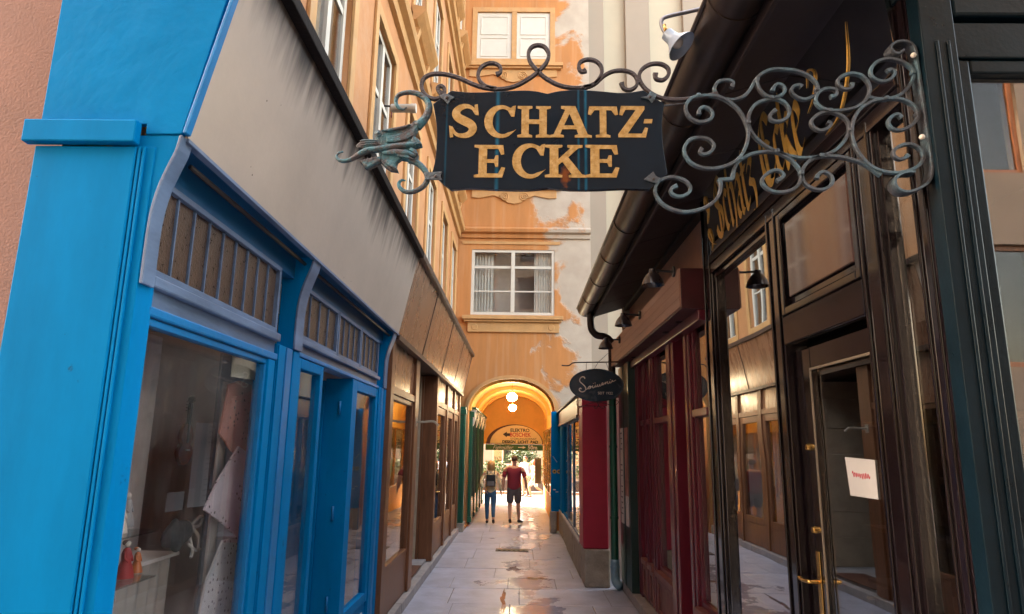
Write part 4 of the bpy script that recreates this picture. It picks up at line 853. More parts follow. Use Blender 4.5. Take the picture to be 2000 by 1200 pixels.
# ---------------- dark red shopfront
XQ = 1.62
rs = thing('red_shopfront', 'dark red wooden shopfront under a boxed canopy with bell lamps', 'shopfront', (XQ, 8, 0))
def rpost(a, b, x0=XQ, x1=XQ + .16, z0=.13):
    p_ = box('post', redp, rs, x0, x1, a, b, z0, 3.19, .006); box('post_moulding', redp, p_, x0 - .012, x0 - .001, a + (b - a) * .35, a + (b - a) * .65, z0 + .02, 3.15, .005)
rpost(5.702, 5.80); rpost(6.42, 6.62); rpost(6.95, 7.30, XQ - .03); rpost(8.22, 8.42); rpost(8.72, 8.80); rpost(9.14, 9.33, XQ - .02)
box('door_leaf', redp, rs, XQ + .10, XQ + .14, 6.622, 6.948, .13, 3.19, .004)
for a, b in ((5.802, 6.418), (7.302, 8.218), (8.422, 8.718), (8.802, 9.138)):
    frame('window_frame', redp, rs, 'x', XQ + .03, XQ + .09, a, b, .62, 3.19, .05, .005); box('transom_bar', redp, rs, XQ - .004, XQ + .09, a + .052, b - .052, 2.29, 2.36, .008)
    box('sill', redpanel, rs, XQ - .035, XQ + .09, a, b, .55, .618, .008)
    pane('pane', glsdark, rs, 'x', XQ + .06, a + .052, b - .052, .672, 2.288); pane('pane', glsdark, rs, 'x', XQ + .06, a + .052, b - .052, 2.362, 3.138)
    box('base_panel', redpanel, rs, XQ + .01, XQ + .08, a, b, .13, .548); frame('panel_moulding', redpanel, rs, 'x', XQ - .012, XQ + .009, a + .01, b - .01, .15, .535, .05, .008)
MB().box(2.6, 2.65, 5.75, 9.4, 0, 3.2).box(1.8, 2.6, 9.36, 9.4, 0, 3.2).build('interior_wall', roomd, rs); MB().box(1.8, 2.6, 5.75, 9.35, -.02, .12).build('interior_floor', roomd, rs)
box('lace_panel', mat('red_lace', (.20, .03, .035), .8, .5, 30, .2), rs, XQ + .11, XQ + .114, 8.45, 9.12, .7, 2.2, 0)
for a, b in zip((5.70, 6.7, 7.75, 8.6, 9.42), (6.7, 7.75, 8.6, 9.42, 10.28)): box('step_stone', kerbst, rs, 1.50, 1.78, a + .003, b - .003, 0, .125, .01)
# boxed canopy
cn = box('canopy', mat('dark_maroon_paint', (.060, .008, .012), .4, .2, 5, .08), rs, 1.40, XR + .098, 5.71, 10.15, 3.20, 3.565, .004)
for k in range(4): box('canopy_board', salmonw, cn, 1.385, 1.399, 5.715, 10.15, 3.215 + k * .087, 3.215 + k * .087 + .0855, .002)
box('canopy_cornice', redp, cn, XR - .06, XQ + .02, 5.72, 9.33, 3.10, 3.198, .01)
for y_ in (6.3, 6.9, 8.9): MB().tube([(1.52 + .035 * math.cos(a * .5), y_ + .035 * math.sin(a * .5), 3.19) for a in range(13)], .006, 6, False).build('awning_eye', eave, cn, smooth=True)
# bell shaped wall lamps on the canopy
for k, (u, v) in enumerate(((1318, 531), (1251, 616), (1211, 664))):
    p = PX(u, v, 1.385); y_ = p.y; z_ = p.z; x_ = 1.384
    l = thing('wall_lamp', 'small dark bell shaped lamp on a short arm, ' + ['next to the black shopfront', 'in the middle of the red canopy', 'beside the drainpipe'][k], 'lamp', (x_, y_, z_), 'bell lamps along the red canopy')
    MB().lathe([(.05, -.02), (.05, -.004), (.02, 0)], (x_, y_, z_), 16, 'x').build('wall_plate', blackm, l, smooth='auto')
    MB().tube(catmull([(x_ - .02, y_, z_), (x_ - .12, y_, z_ + .004), (x_ - .19, y_, z_ + .01), (x_ - .20, y_, z_ - .01)], 4), .011, 8).build('arm', blackm, l, smooth=True)
    MB().lathe([(.012, .035), (.03, .03), (.034, 0), (.06, -.025), (.085, -.065), (.10, -.11), (.103, -.118), (.097, -.116), (.08, -.066), (.05, -.03), (.01, -.02)], (x_ - .20, y_, z_ - .01), 22).build('shade', mat('dark_enamel', (.030, .026, .032), .3, .2, 8, .05, coat=.5), l, smooth='auto')
    MB().sphere((x_ - .20, y_, z_ - .07), .025, 8).build('bulb', whitep, l, smooth=True)

# ---------------- dark green panelled wall with menu boards beside the drainpipe
gw = thing('green_wall_panel', 'dark green boarded wall piece behind the drainpipe', 'wall', (1.5, 9.8, 0))
for k in range(4): box('board', dkgreen, gw, 1.50 + .02 * (k % 2) * .2, 1.66, 9.335 + k * .235, 9.335 + k * .235 + .231, .13, 3.19, .006)
menu = mat('printed_menu', (.60, .56, .52), .6, .1, 30, .0, stretch=(1, .4, 4)); posterr = mat('poster_photo', (.36, .17, .13), .5, .5, 5, .0)
for k, (a, b, m_, lb) in enumerate(((9.86, 10.08, menu, 'tall pale printed menu sheet on the dark green wall'), (9.42, 9.66, posterr, 'tall poster with reddish photograph beside the printed menu'))):
    t = thing('wall_poster', lb, 'poster', (1.49, a, .95)); box('sheet', m_, t, 1.487, 1.497, a, b, .95 if k == 0 else 1.35, 2.28, .002)
    if k == 1: box('caption', menu, t, 1.487, 1.497, a, b, .95, 1.348, .002)
    else:
        for j in range(16):
            if j not in (4, 5, 9): box('print_line', mat('print_ink', (.18, .16, .16), .7, .1, 5, 0), t, 1.4845, 1.4865, a + .03, b - .03 - .05 * (j % 3) * .5, 2.2 - j * .075, 2.2 - j * .075 + .018, 0)

# ---------------- red pillar on a stone base
rp_ = thing('red_pillar', 'crimson plastered pillar on a rough stone base beside the drainpipe', 'pillar', (1.2, 10.6, 0))
pil = MB().box(.955, 1.335, 10.36, 11.0, .53, 2.62); pil.build('shaft', redpil, rp_, bev=.02)
box('head_band', redpil, rp_, .95, 1.34, 10.35, 11.0, 2.622, 2.84, .01)
MB().prism([(.97, 10.33), (1.345, 10.32), (1.40, 11.0), (.975, 11.0)], 'z', 0, .528).build('stone_base', stone, rp_, bev=.02)

# ---------------- far low shop on the right
fs_ = thing('low_blue_window_shop', 'low shop with blue window frames on a stone base beside the red pillar', 'shop', (1.0, 14, 0))
XF = .985
for a, b in zip((11.002, 12.6, 14.1, 15.6), (12.6, 14.1, 15.6, 16.92)): box('base_stone', stone, fs_, XF - .01 + random.uniform(-.008, .008), 1.4, a + .003, b - .003, 0, .50, .012)
box('sill', mat('flaking_sill', (.45, .40, .38), .7, .35, 14, .3), fs_, XF - .04, 1.3, 11.002, 16.92, .502, .55, .01)
box('fascia', brownw, fs_, XF - .05, XF + .05, 11.002, 16.92, 2.50, 2.80, .006); MB().prism([(XF - .10, 2.802), (XF - .09, 2.83), (3.2, 3.1), (3.2, 2.802)], 'y', 11.002, 16.92).build('roof', eave, fs_)
box('fascia_bead', darkwood, fs_, XF - .07, XF - .051, 11.002, 16.92, 2.47, 2.52, .004)
for k, (a, b) in enumerate(((11.0, 12.55), (12.6, 14.0), (14.05, 15.4))):
    frame('window_frame', bluegrey if k < 2 else blue, fs_, 'x', XF, XF + .05, a + .002, b, .552, 2.498, .045, .004); pane('pane', gls, fs_, 'x', XF + .02, a + .05, b - .048, .60, 2.45)
box('shutter', blue, fs_, XF - .02, XF + .06, 15.42, 16.3, .552, 2.498, .01); frame('shutter_panel', blue, fs_, 'x', XF - .032, XF - .021, 15.48, 16.24, .62, 2.42, .06, .006)
MB().box(2.4, 2.45, 11.0, 16.9, 0, 2.8).box(1.4, 2.4, 16.86, 16.9, 0, 2.8).box(1.4, 2.4, 11.0, 11.04, 0, 2.8).build('interior_wall', roomw, fs_); box('interior_floor', roomd, fs_, 1.4, 2.4, 11.05, 16.85, 0, .5, 0)
# blue board with painted sunflowers by the arch
bb = thing('blue_sign_board', 'upright blue board with painted sunflowers at the arch corner', 'board', (.9, 16.4, .5))
b0 = PY(1063, 900, 16.45).x; b1 = PY(1090, 900, 16.45).x
box('board', blue, bb, .76, .985, 16.42, 16.46, .50, 2.84, .006)
yel = mat('sunflower_yellow', (.75, .42, .03), .6, .2, 9, .0)
for (x, z) in ((.84, 1.42), (.945, 1.42)):
    for j in range(10):
        a = j * math.tau / 10; MB().prism([(x + .018 * math.cos(a - .5), z + .018 * math.sin(a - .5)), (x + .05 * math.cos(a - .12), z + .05 * math.sin(a - .12)), (x + .055 * math.cos(a), z + .055 * math.sin(a)), (x + .05 * math.cos(a + .12), z + .05 * math.sin(a + .12)), (x + .018 * math.cos(a + .5), z + .018 * math.sin(a + .5))], 'y', 16.416 - .0003 * j, 16.419).build('petal', yel, bb)
    MB().lathe([(.022, -.008), (.018, -.011)], (x, 16.419, z), 12, 'y').build('flower_centre', darkwood, bb)
for (x, z) in ((.84, 1.0), (.90, .95)): box('white_mark', whitep, bb, x - .03, x + .03, 16.414, 16.419, z - .012, z + .012, 0)
MB().tube([(.80, 16.415, 1.78), (.90, 16.415, 1.64)], .008, 6).build('ink_mark', whitep, bb)
tag(MB().box(.74, .90, 16.46, 16.72, 0, .49).build('bollard_stone', stone, bev=.03), 'squat guard stone under the blue sunflower board', 'stone')

# ================================================================== hanging sign SCHATZ-ECKE with wrought iron bracket
YS = 2.45
hs = thing('hanging_sign', 'navy hanging sign lettered SCHATZ-ECKE in gold on a wrought iron scroll bracket', 'sign', (.1, YS, 3))
def c1(X, Y): return (640 + .35 * X, 60 + .35 * Y)
def c2(X, Y): return (1240 + X / 3, 40 + Y / 3)
def c6(X, Y): return (640 + .19165 * X, 160 + .19165 * Y)
def sp(pt, y=YS): p = PY(pt[0], pt[1], YS); return Vector((p.x, y, p.z))
def sign_mat():
    m = mat('navy_sign_paint', (.003, .009, .018), .2, .25, 4, .04, 20, coat=.0, spec=.3)
    n = m.node_tree.nodes; L = m.node_tree.links; b = n['Principled BSDF']; g = n.new('ShaderNodeNewGeometry'); s_ = n.new('ShaderNodeSeparateXYZ'); L.new(g.outputs['Position'], s_.inputs[0])
    acc = None
    for u, w, am in ((971, .012, .8), (1130, .007, .6), (1144, .009, .9), (871, .006, .35)):
        x = sp((u, 280)).x
        a = n.new('ShaderNodeMath'); a.operation = 'SUBTRACT'; L.new(s_.outputs[0], a.inputs[0]); a.inputs[1].default_value = x
        ab = n.new('ShaderNodeMath'); ab.operation = 'ABSOLUTE'; L.new(a.outputs[0], ab.inputs[0])
        r_ = n.new('ShaderNodeMapRange'); r_.interpolation_type = 'SMOOTHSTEP'; r_.inputs[1].default_value = w; r_.inputs[2].default_value = 0; r_.inputs[4].default_value = am; L.new(ab.outputs[0], r_.inputs[0])
        if acc is None: acc = r_.outputs[0]
        else: mm = n.new('ShaderNodeMath'); mm.operation = 'MAXIMUM'; L.new(acc, mm.inputs[0]); L.new(r_.outputs[0], mm.inputs[1]); acc = mm.outputs[0]
    nz = n.new('ShaderNodeTexNoise'); nz.inputs['Scale'].default_value = 9; L.new(g.outputs['Position'], nz.inputs['Vector']); mu = n.new('ShaderNodeMath'); mu.operation = 'MULTIPLY'; L.new(acc, mu.inputs[0]); L.new(nz.outputs[0], mu.inputs[1])
    old = b.inputs['Base Color'].links[0].from_socket; mx = n.new('ShaderNodeMix'); mx.data_type = 'RGBA'; L.new(mu.outputs[0], mx.inputs[0]); L.new(old, mx.inputs[6]); mx.inputs[7].default_value = (.01, .16, .30, 1)
    # rust stain below the K
    q = sp((1104, 345)); vm_ = n.new('ShaderNodeVectorMath'); vm_.operation = 'SUBTRACT'; L.new(g.outputs['Position'], vm_.inputs[0]); vm_.inputs[1].default_value = q
    vs_ = n.new('ShaderNodeVectorMath'); vs_.operation = 'MULTIPLY'; L.new(vm_.outputs[0], vs_.inputs[0]); vs_.inputs[1].default_value = (2.2, 0, 1); le = n.new('ShaderNodeVectorMath'); le.operation = 'LENGTH'; L.new(vs_.outputs[0], le.inputs[0])
    n5 = n.new('ShaderNodeTexNoise'); n5.inputs['Scale'].default_value = 60; n5.inputs['Detail'].default_value = 8; L.new(g.outputs['Position'], n5.inputs['Vector'])
    ad = n.new('ShaderNodeMath'); ad.operation = 'MULTIPLY_ADD'; L.new(n5.outputs[0], ad.inputs[0]); ad.inputs[1].default_value = .07; L.new(le.outputs['Value'], ad.inputs[2])
    rr = n.new('ShaderNodeMapRange'); rr.inputs[1].default_value = .085; rr.inputs[2].default_value = .055; rr.inputs[4].default_value = .9; L.new(ad.outputs[0], rr.inputs[0])
    m2 = n.new('ShaderNodeMix'); m2.data_type = 'RGBA'; L.new(rr.outputs[0], m2.inputs[0]); L.new(mx.outputs[2], m2.inputs[6]); m2.inputs[7].default_value = (.16, .045, .012, 1); L.new(m2.outputs[2], b.inputs['Base Color'])
    return m
top = catmull([(*c1(690, 335), 0), (*c1(800, 345), 0), (*c1(950, 340), 0), (*c1(1080, 334), 0), (*c1(1160, 338), 0), (*c1(1225, 352), 0)], 4) + catmull([(*c1(1228, 352), 0), (*c1(1290, 338), 0), (*c1(1400, 330), 0), (*c1(1520, 338), 0), (*c1(1650, 348), 0), (*c1(1760, 333), 0)], 4)
rgt = catmull([(*c1(1878, 408), 0), (*c1(1867, 500), 0), (*c1(1868, 600), 0), (*c1(1880, 700), 0), (*c1(1896, 800), 0)], 4)
bot = catmull([(*c1(1795, 886), 0), (*c1(1650, 882), 0), (*c1(1500, 888), 0), (*c1(1350, 888), 0), (*c1(1232, 877), 0)], 4) + catmull([(*c1(1228, 877), 0), (*c1(1120, 889), 0), (*c1(950, 886), 0), (*c1(800, 878), 0), (*c1(690, 888), 0)], 4)
lft = catmull([(*c1(640, 850), 0), (*c1(583, 792), 0)], 2) + catmull([(*c1(583, 790), 0), (*c1(600, 720), 0), (*c1(609, 600), 0), (*c1(604, 500), 0), (*c1(588, 410), 0)], 4)
op = [sp((p.x, p.y)) for p in top + rgt + bot + lft]
bd = MB().prism([(p.x, p.z) for p in op], 'y', YS, YS + .022).build('board', sign_mat(), hs, bev=.003)
goldl = mat('sign_gold_leaf', (.30, .165, .038), .42, .35, 55, .25, 90, metal=.1, col2=(.43, .28, .11), c2=(.42, .60), dscale=38)
def arc(cx, cy, rx, ry, a0, a1, n=22): return [(cx + rx * math.cos(R(a0 + (a1 - a0) * i / n)), cy + ry * math.sin(R(a0 + (a1 - a0) * i / n))) for i in range(n + 1)]
def s_outline():
    cl = [(73, 80, 3.5), (62, 91, 5), (45, 95, 7), (27, 88, 9.5), (18, 74, 11.5), (25, 60, 12.5), (43, 50, 13), (61, 40, 12.5), (68, 26, 11.5), (59, 11, 9.5), (40, 5, 7), (21, 9, 5), (10, 22, 3.5)]
    c = catmull(cl, 4); Lf = []; Rt = []
    for i, p in enumerate(c):
        t = c[min(i + 1, len(c) - 1)] - c[max(i - 1, 0)]; t = Vector((t.x, t.y)).normalized(); nn = Vector((-t.y, t.x)); q = Vector((p.x, p.y)); Lf.append(tuple(q + nn * p.z)); Rt.append(tuple(q - nn * p.z))
    return [[(84, 68), (78, 102)] + Rt[1:-1][::1] + [(-1, 34), (4, -2)] + Lf[1:-1][::-1]] if False else [[(74, 69), (84, 67), (80, 101), (71, 99)] + Rt[2:-2] + [(9, 33), (-1, 35), (3, -1), (12, 1)] + Lf[2:-2][::-1]]
LET = {
 'H': (108, [[(0, 0), (48, 0), (48, 7), (37, 10), (37, 43), (71, 43), (71, 10), (60, 7), (60, 0), (108, 0), (108, 7), (95, 10), (95, 90), (108, 93), (108, 100), (60, 100), (60, 93), (71, 90), (71, 57), (37, 57), (37, 90), (48, 93), (48, 100), (0, 100), (0, 93), (13, 90), (13, 10), (0, 7)]]),
 'A': (122, [[(0, 0), (40, 0), (40, 7), (29, 10), (35, 26), (77, 26), (83, 10), (72, 7), (72, 0), (122, 0), (122, 7), (110, 10), (74, 100), (32, 100), (32, 92), (44, 88), (10, 10), (0, 7)], [(40, 38), (72, 38), (57, 76)]]),
 'T': (104, [[(28, 0), (76, 0), (76, 7), (63, 10), (63, 88), (80, 88), (92, 72), (102, 74), (98, 100), (6, 100), (2, 74), (12, 72), (24, 88), (41, 88), (41, 10), (28, 7)]]),
 'Z': (96, [[(0, 0), (88, 0), (96, 30), (86, 32), (76, 12), (30, 12), (86, 90), (86, 100), (10, 100), (4, 72), (14, 70), (24, 88), (58, 88), (0, 10)]]),
 'E': (90, [[(0, 0), (82, 0), (90, 30), (80, 32), (70, 12), (37, 12), (37, 45), (58, 45), (62, 33), (70, 33), (70, 68), (62, 68), (58, 56), (37, 56), (37, 88), (70, 88), (78, 70), (87, 72), (84, 100), (0, 100), (0, 93), (13, 90), (13, 10), (0, 7)]]),
 'K': (114, [[(0, 0), (48, 0), (48, 7), (37, 10), (37, 38), (48, 48), (74, 10), (66, 7), (66, 0), (114, 0), (114, 7), (102, 10), (64, 62), (92, 90), (104, 93), (104, 100), (62, 100), (62, 93), (70, 90), (37, 56), (37, 90), (48, 93), (48, 100), (0, 100), (0, 93), (13, 90), (13, 10), (0, 7)]]),
 'C': (96, [[(82, 66), (91, 66), (95, 101), (86, 99), (80, 93)] + arc(50, 50, 50, 52, 62, 300) + [(97, 26), (90, 21)] + arc(56, 50, 31, 40, 300, 62)]),
 'S': (84, s_outline()),
 '-': (50, [[(0, 0), (46, 0), (50, 100), (6, 100)]]),
}
for ch, x0, x1, yb, yt in [('S', 677, 845, 597, 415), ('C', 872, 1052, 597, 422), ('H', 1058, 1245, 597, 424), ('A', 1242, 1472, 597, 424), ('T', 1450, 1622, 597, 426), ('Z', 1622, 1784, 597, 424), ('-', 1762, 1812, 519, 496), ('E', 815, 992, 820, 641), ('C', 1028, 1215, 822, 636), ('K', 1212, 1442, 820, 641), ('E', 1440, 1625, 820, 641)]:
    p0 = sp(c1(x0, yb)); p1 = sp(c1(x1, yt)); w, spl = LET[ch]
    sx = (p1.x - p0.x) / w; sz = (p1.z - p0.z) / 100
    polys2d('letter', [[(p0.x + a * sx, p0.z + b * sz) for a, b in o] for o in spl], .0012, goldl, facing_cam(0, YS - .0015, 0), bd)
def scroll(pts, cv, w=.0125, d=.018, m=ironm, y=YS + .011, name='scroll', taper=True, k=5):
    c = catmull([sp(cv(*p), y) for p in pts], k); n = len(c)
    ws = [w * (1.0 + (.45 * math.exp(-(i / 3.0) ** 2) + .45 * math.exp(-((n - 1 - i) / 3.0) ** 2) if taper else 0)) for i in range(n)]
    return MB().bar(c, ws, d).build(name, m, hs, smooth='auto')
IB = dict(m=ironb)
scroll([(640, 352), (612, 320), (628, 302), (650, 318), (640, 355), (600, 375), (550, 358), (522, 312), (534, 262), (580, 236), (650, 236), (730, 257), (810, 292), (880, 313), (960, 320), (1040, 305), (1110, 270), (1175, 222), (1220, 172), (1234, 125), (1213, 86), (1175, 74), (1138, 86), (1120, 122), (1132, 170), (1172, 218), (1222, 262), (1290, 297), (1360, 312), (1430, 311), (1492, 288), (1528, 240), (1528, 195), (1498, 163), (1452, 154), (1412, 168), (1402, 198), (1418, 222), (1442, 214)], c1, .0145, **IB)
scroll([(940, 238), (962, 226), (963, 198), (935, 177), (895, 176), (856, 198), (838, 238), (850, 276), (885, 305), (940, 320)], c1, .0135, **IB)
scroll([(1430, 312), (1490, 292), (1540, 248), (1592, 221), (1652, 216), (1704, 232), (1730, 268), (1724, 302), (1690, 324), (1655, 316), (1642, 285)], c1, .0135, **IB)
scroll([(1832, 232), (1836, 262), (1875, 268), (1904, 240), (1902, 204), (1862, 179), (1802, 181), (1756, 210), (1740, 252), (1760, 300), (1810, 345), (1880, 374), (1960, 380), (2030, 374), (2085, 364), (2140, 355), (2180, 346)], c1, .0145, **IB)
scroll([(165, 495), (240, 485), (310, 475)], c2, .005, .006, taper=False)
SC = [
 [(378, 548), (380, 520), (410, 505), (448, 525), (456, 560), (430, 585), (380, 592), (330, 570), (303, 530), (305, 485), (340, 450), (400, 438), (480, 440), (550, 470), (610, 520), (650, 590), (668, 660), (652, 740), (610, 808), (550, 845), (470, 865), (390, 858), (330, 830), (295, 782), (295, 735), (325, 697), (380, 685), (435, 695), (465, 730), (450, 765), (410, 782), (384, 768), (396, 748)],
 [(572, 385), (580, 357), (550, 343), (500, 350), (472, 385), (480, 425), (520, 450), (580, 458), (640, 440), (680, 400), (710, 345), (750, 305), (810, 280), (890, 280), (960, 290), (1020, 315), (1065, 355), (1078, 392), (1060, 430), (1010, 455), (960, 445), (925, 415), (932, 383), (968, 372), (985, 382)],
 [(808, 412), (820, 382), (845, 370), (875, 385), (880, 415), (850, 440), (800, 448), (750, 420), (720, 370), (722, 335)],
 [(832, 518), (800, 545), (805, 575), (850, 585), (895, 565), (912, 525), (890, 480), (840, 455), (780, 458), (720, 480), (680, 530), (670, 600), (700, 665), (760, 720), (830, 760), (920, 790), (1020, 800), (1110, 785), (1180, 755), (1235, 700), (1262, 640), (1255, 590), (1215, 550), (1150, 530), (1090, 540), (1045, 575), (1045, 610), (1085, 638), (1130, 630), (1156, 602), (1135, 588)],
 [(1150, 445), (1183, 434), (1180, 405), (1145, 395), (1100, 405), (1070, 435), (1065, 475), (1100, 510), (1160, 525), (1230, 522), (1300, 505), (1350, 470), (1378, 420), (1375, 370), (1340, 325), (1290, 308), (1235, 315), (1195, 345), (1200, 380), (1240, 400), (1275, 388), (1275, 365)],
 [(1365, 442), (1440, 455), (1500, 450), (1560, 430), (1610, 385), (1640, 330), (1640, 290), (1610, 255), (1550, 225), (1480, 218), (1420, 240), (1390, 285), (1400, 325), (1450, 350), (1500, 340), (1530, 305), (1512, 280), (1485, 290)],
 [(1568, 568), (1545, 547), (1510, 560), (1490, 595), (1510, 630), (1560, 640), (1620, 615), (1660, 570), (1660, 530), (1630, 490), (1570, 460), (1490, 455), (1400, 470), (1330, 510), (1290, 570), (1275, 640), (1285, 710), (1320, 780), (1380, 845), (1450, 880), (1530, 890), (1600, 880), (1665, 850), (1695, 805), (1680, 755), (1630, 725), (1580, 725), (1530, 750), (1520, 785), (1550, 810), (1590, 802), (1605, 785)],
 [(838, 935), (878, 905), (850, 875), (800, 880), (755, 920), (760, 960), (810, 995), (880, 1000), (940, 980), (975, 940), (980, 890), (950, 840), (900, 795), (830, 765), (750, 765), (680, 780), (620, 815), (590, 860), (575, 922)],
 [(498, 930), (506, 970), (490, 1030), (440, 1080), (370, 1110), (290, 1120), (210, 1100), (150, 1060), (120, 1000), (135, 950), (180, 922), (240, 918), (300, 940), (328, 980), (310, 1015), (265, 1030), (220, 1015), (215, 985), (250, 968)],
 [(1072, 922), (1085, 892), (1120, 882), (1160, 910), (1160, 955), (1110, 985), (1050, 980), (1000, 945), (985, 890), (1010, 835), (1060, 800), (1120, 790), (1200, 792), (1280, 810), (1350, 835), (1450, 900)]]
for i, s_ in enumerate(SC): scroll(s_, c2, .0125, .02, y=YS + .011 + (.0025 if i % 2 else -.0025))
MB().bar([sp(c2(578, 925), YS + .011), sp(c2(492, 930), YS + .011)], .014, .02).build('scroll_link', ironm, hs)
for q in ((668, 592), (618, 806), (835, 762), (1098, 788), (1272, 638), (802, 448), (1072, 400), (1148, 524), (1478, 452), (980, 890), (375, 436), (1638, 300), (1662, 545)):
    p = sp(c2(*q), YS + .011); MB().box(p.x - .0085, p.x + .0085, p.y - .014, p.y + .014, p.z - .008, p.z + .008).build('collar', ironm, hs, bev=.003)
scroll([(1575, 175), (1540, 196), (1508, 182), (1500, 155), (1525, 132), (1570, 124), (1620, 140), (1645, 185), (1655, 260), (1668, 340), (1690, 480), (1712, 640), (1735, 800), (1742, 880), (1728, 935), (1690, 972), (1620, 1002), (1560, 998), (1525, 965), (1532, 922), (1580, 892), (1640, 890)], c2, .011, .055, name='wall_strap', y=YS + .02, taper=False)
for q in ((1622, 215), (1672, 692)):
    p = sp(c2(*q), YS - .012); MB().sphere(p, .011, 8).build('bolt', whitep, hs, smooth=True)
# corner clamps holding the board
def clamp(pts, cv, q):
    p_ = [sp(cv(*a)) for a in pts]; c = MB().prism([(a.x, a.z) for a in p_], 'y', YS - .008, YS - .001).build('clamp', verdi if cv is c2 else ironm, hs, bev=.002)
    b = sp(cv(*q), YS - .009); MB().sphere(b, .0065, 8).build('rivet', ironb, c, smooth=True)
clamp([(622, 370), (655, 352), (712, 378), (688, 392), (672, 416), (650, 392)], c1, (668, 380)); clamp([(1745, 378), (1782, 370), (1800, 342), (1836, 360), (1826, 384), (1808, 408), (1790, 388)], c1, (1797, 376))
clamp([(540, 796), (640, 790), (630, 815), (640, 838), (545, 836)], c1, (604, 818)); clamp([(1762, 835), (1815, 790), (1830, 815), (1862, 830), (1838, 856), (1800, 848)], c1, (1818, 833))
# verdigris dragon head finial
dh = None
def dpoly(pts, y0, y1, name, par, bev=.006):
    p_ = [sp(c6(*a)) for a in pts]; return MB().prism([(a.x, a.z) for a in p_], 'y', YS + .011 + y0, YS + .011 + y1).build(name, verdi, par, bev=bev)
def dtube(pts, rs_, name, par, dy=0, m=verdi):
    c = catmull([sp(c6(*p), YS + .011 + dy) for p in pts], 5); n = len(c); k = len(rs_) - 1
    rr = [rs_[min(int(i / (n - 1) * k), k - 1)] * (1 - (i / (n - 1) * k) % 1 if i < n - 1 else 0) + rs_[min(int(i / (n - 1) * k), k - 1) + 1] * ((i / (n - 1) * k) % 1 if i < n - 1 else 1) for i in range(n)]
    mb = MB().tube(c, rr, 10); return mb.build(name, m, par, smooth=True)
dh = dpoly([(468, 512), (520, 496), (610, 478), (700, 468), (780, 452), (850, 425), (890, 388), (945, 395), (930, 455), (900, 520), (880, 555), (925, 585), (950, 612), (966, 642), (920, 662), (872, 672), (905, 700), (925, 745), (918, 790), (890, 812), (845, 800), (760, 782), (712, 815), (695, 860), (722, 915), (640, 905), (585, 868), (545, 822), (520, 740), (502, 660), (498, 600)], -.014, .014, 'dragon_head', hs, .006)
dpoly([(545, 500), (640, 484), (760, 462), (850, 436), (800, 480), (700, 505), (590, 520)], -.024, .024, 'brow', dh, .006)
dpoly([(600, 560), (720, 540), (860, 490), (905, 470), (880, 560), (800, 600), (690, 625), (600, 630)], -.020, .020, 'cheek_plate', dh, .005)
for k_, pf in enumerate(([(870, 560), (925, 588), (964, 642), (905, 655), (850, 620)], [(850, 672), (905, 700), (924, 748), (880, 740), (830, 705)], [(590, 800), (690, 830), (700, 880), (718, 912), (650, 880), (600, 850)], [(700, 735), (800, 745), (890, 805), (800, 788), (720, 775)])): dpoly(pf, -.021 - .001 * k_, .021, 'fin', dh, .004)
for k_ in range(4): dpoly([(345 + 42 * k_, 684), (372 + 42 * k_, 682), (358 + 42 * k_, 716)], -.014, -.004, 'tooth', dh, .002); dpoly([(352 + 42 * k_, 806 - 9 * k_), (378 + 42 * k_, 800 - 9 * k_), (364 + 42 * k_, 770 - 6 * k_)], -.014, -.004, 'tooth', dh, .002)
for k_ in range(3): dtube([(330, 612 + 24 * k_), (400, 604 + 22 * k_), (500, 606 + 18 * k_)], [.002, .0045, .003], 'lip_ridge', dh, -.017)
dpoly([(505, 592), (420, 586), (340, 592), (330, 615), (285, 655), (310, 688), (380, 684), (420, 672), (500, 662), (530, 640)], -.018, .018, 'upper_jaw', dh, .006)
dpoly([(545, 762), (470, 770), (400, 785), (318, 812), (352, 836), (372, 872), (410, 884), (455, 862), (545, 812)], -.018, .018, 'lower_jaw', dh, .006)
dtube([(160, 715), (120, 722), (92, 752), (100, 786), (150, 810), (230, 796), (310, 752), (400, 705), (520, 690), (640, 672), (760, 655), (900, 640)], [.0035, .005, .007, .009, .013, .014, .015, .012], 'tongue', dh, -.012)
dtube([(560, 730), (680, 725), (800, 735), (900, 760)], [.008, .016, .016, .008], 'cheek', dh, -.012)
dtube([(800, 248), (768, 268), (728, 258), (696, 218), (692, 165), (722, 120), (790, 98), (870, 98), (950, 125), (1010, 180), (1030, 250), (1005, 330), (960, 395), (905, 445)], [.003, .006, .008, .009, .010, .012, .014, .016, .020], 'crest_horn', dh)
dtube([(788, 998), (752, 992), (722, 1020), (728, 1065), (775, 1105), (840, 1115), (910, 1095), (975, 1050), (1012, 985), (1000, 915), (950, 850), (880, 800), (830, 785)], [.003, .006, .008, .009, .010, .011, .012, .013, .016], 'throat_horn', dh)
e_ = sp(c6(525, 545), YS - .018); MB().lathe([(.014, 0), (.014, -.004), (.009, -.006)], (e_.x, YS - .014, e_.z), 16, 'y').build('eye', verdi, dh, smooth='auto'); MB().sphere((e_.x, YS - .021, e_.z), .006, 8).build('pupil', ironm, dh, smooth=True)

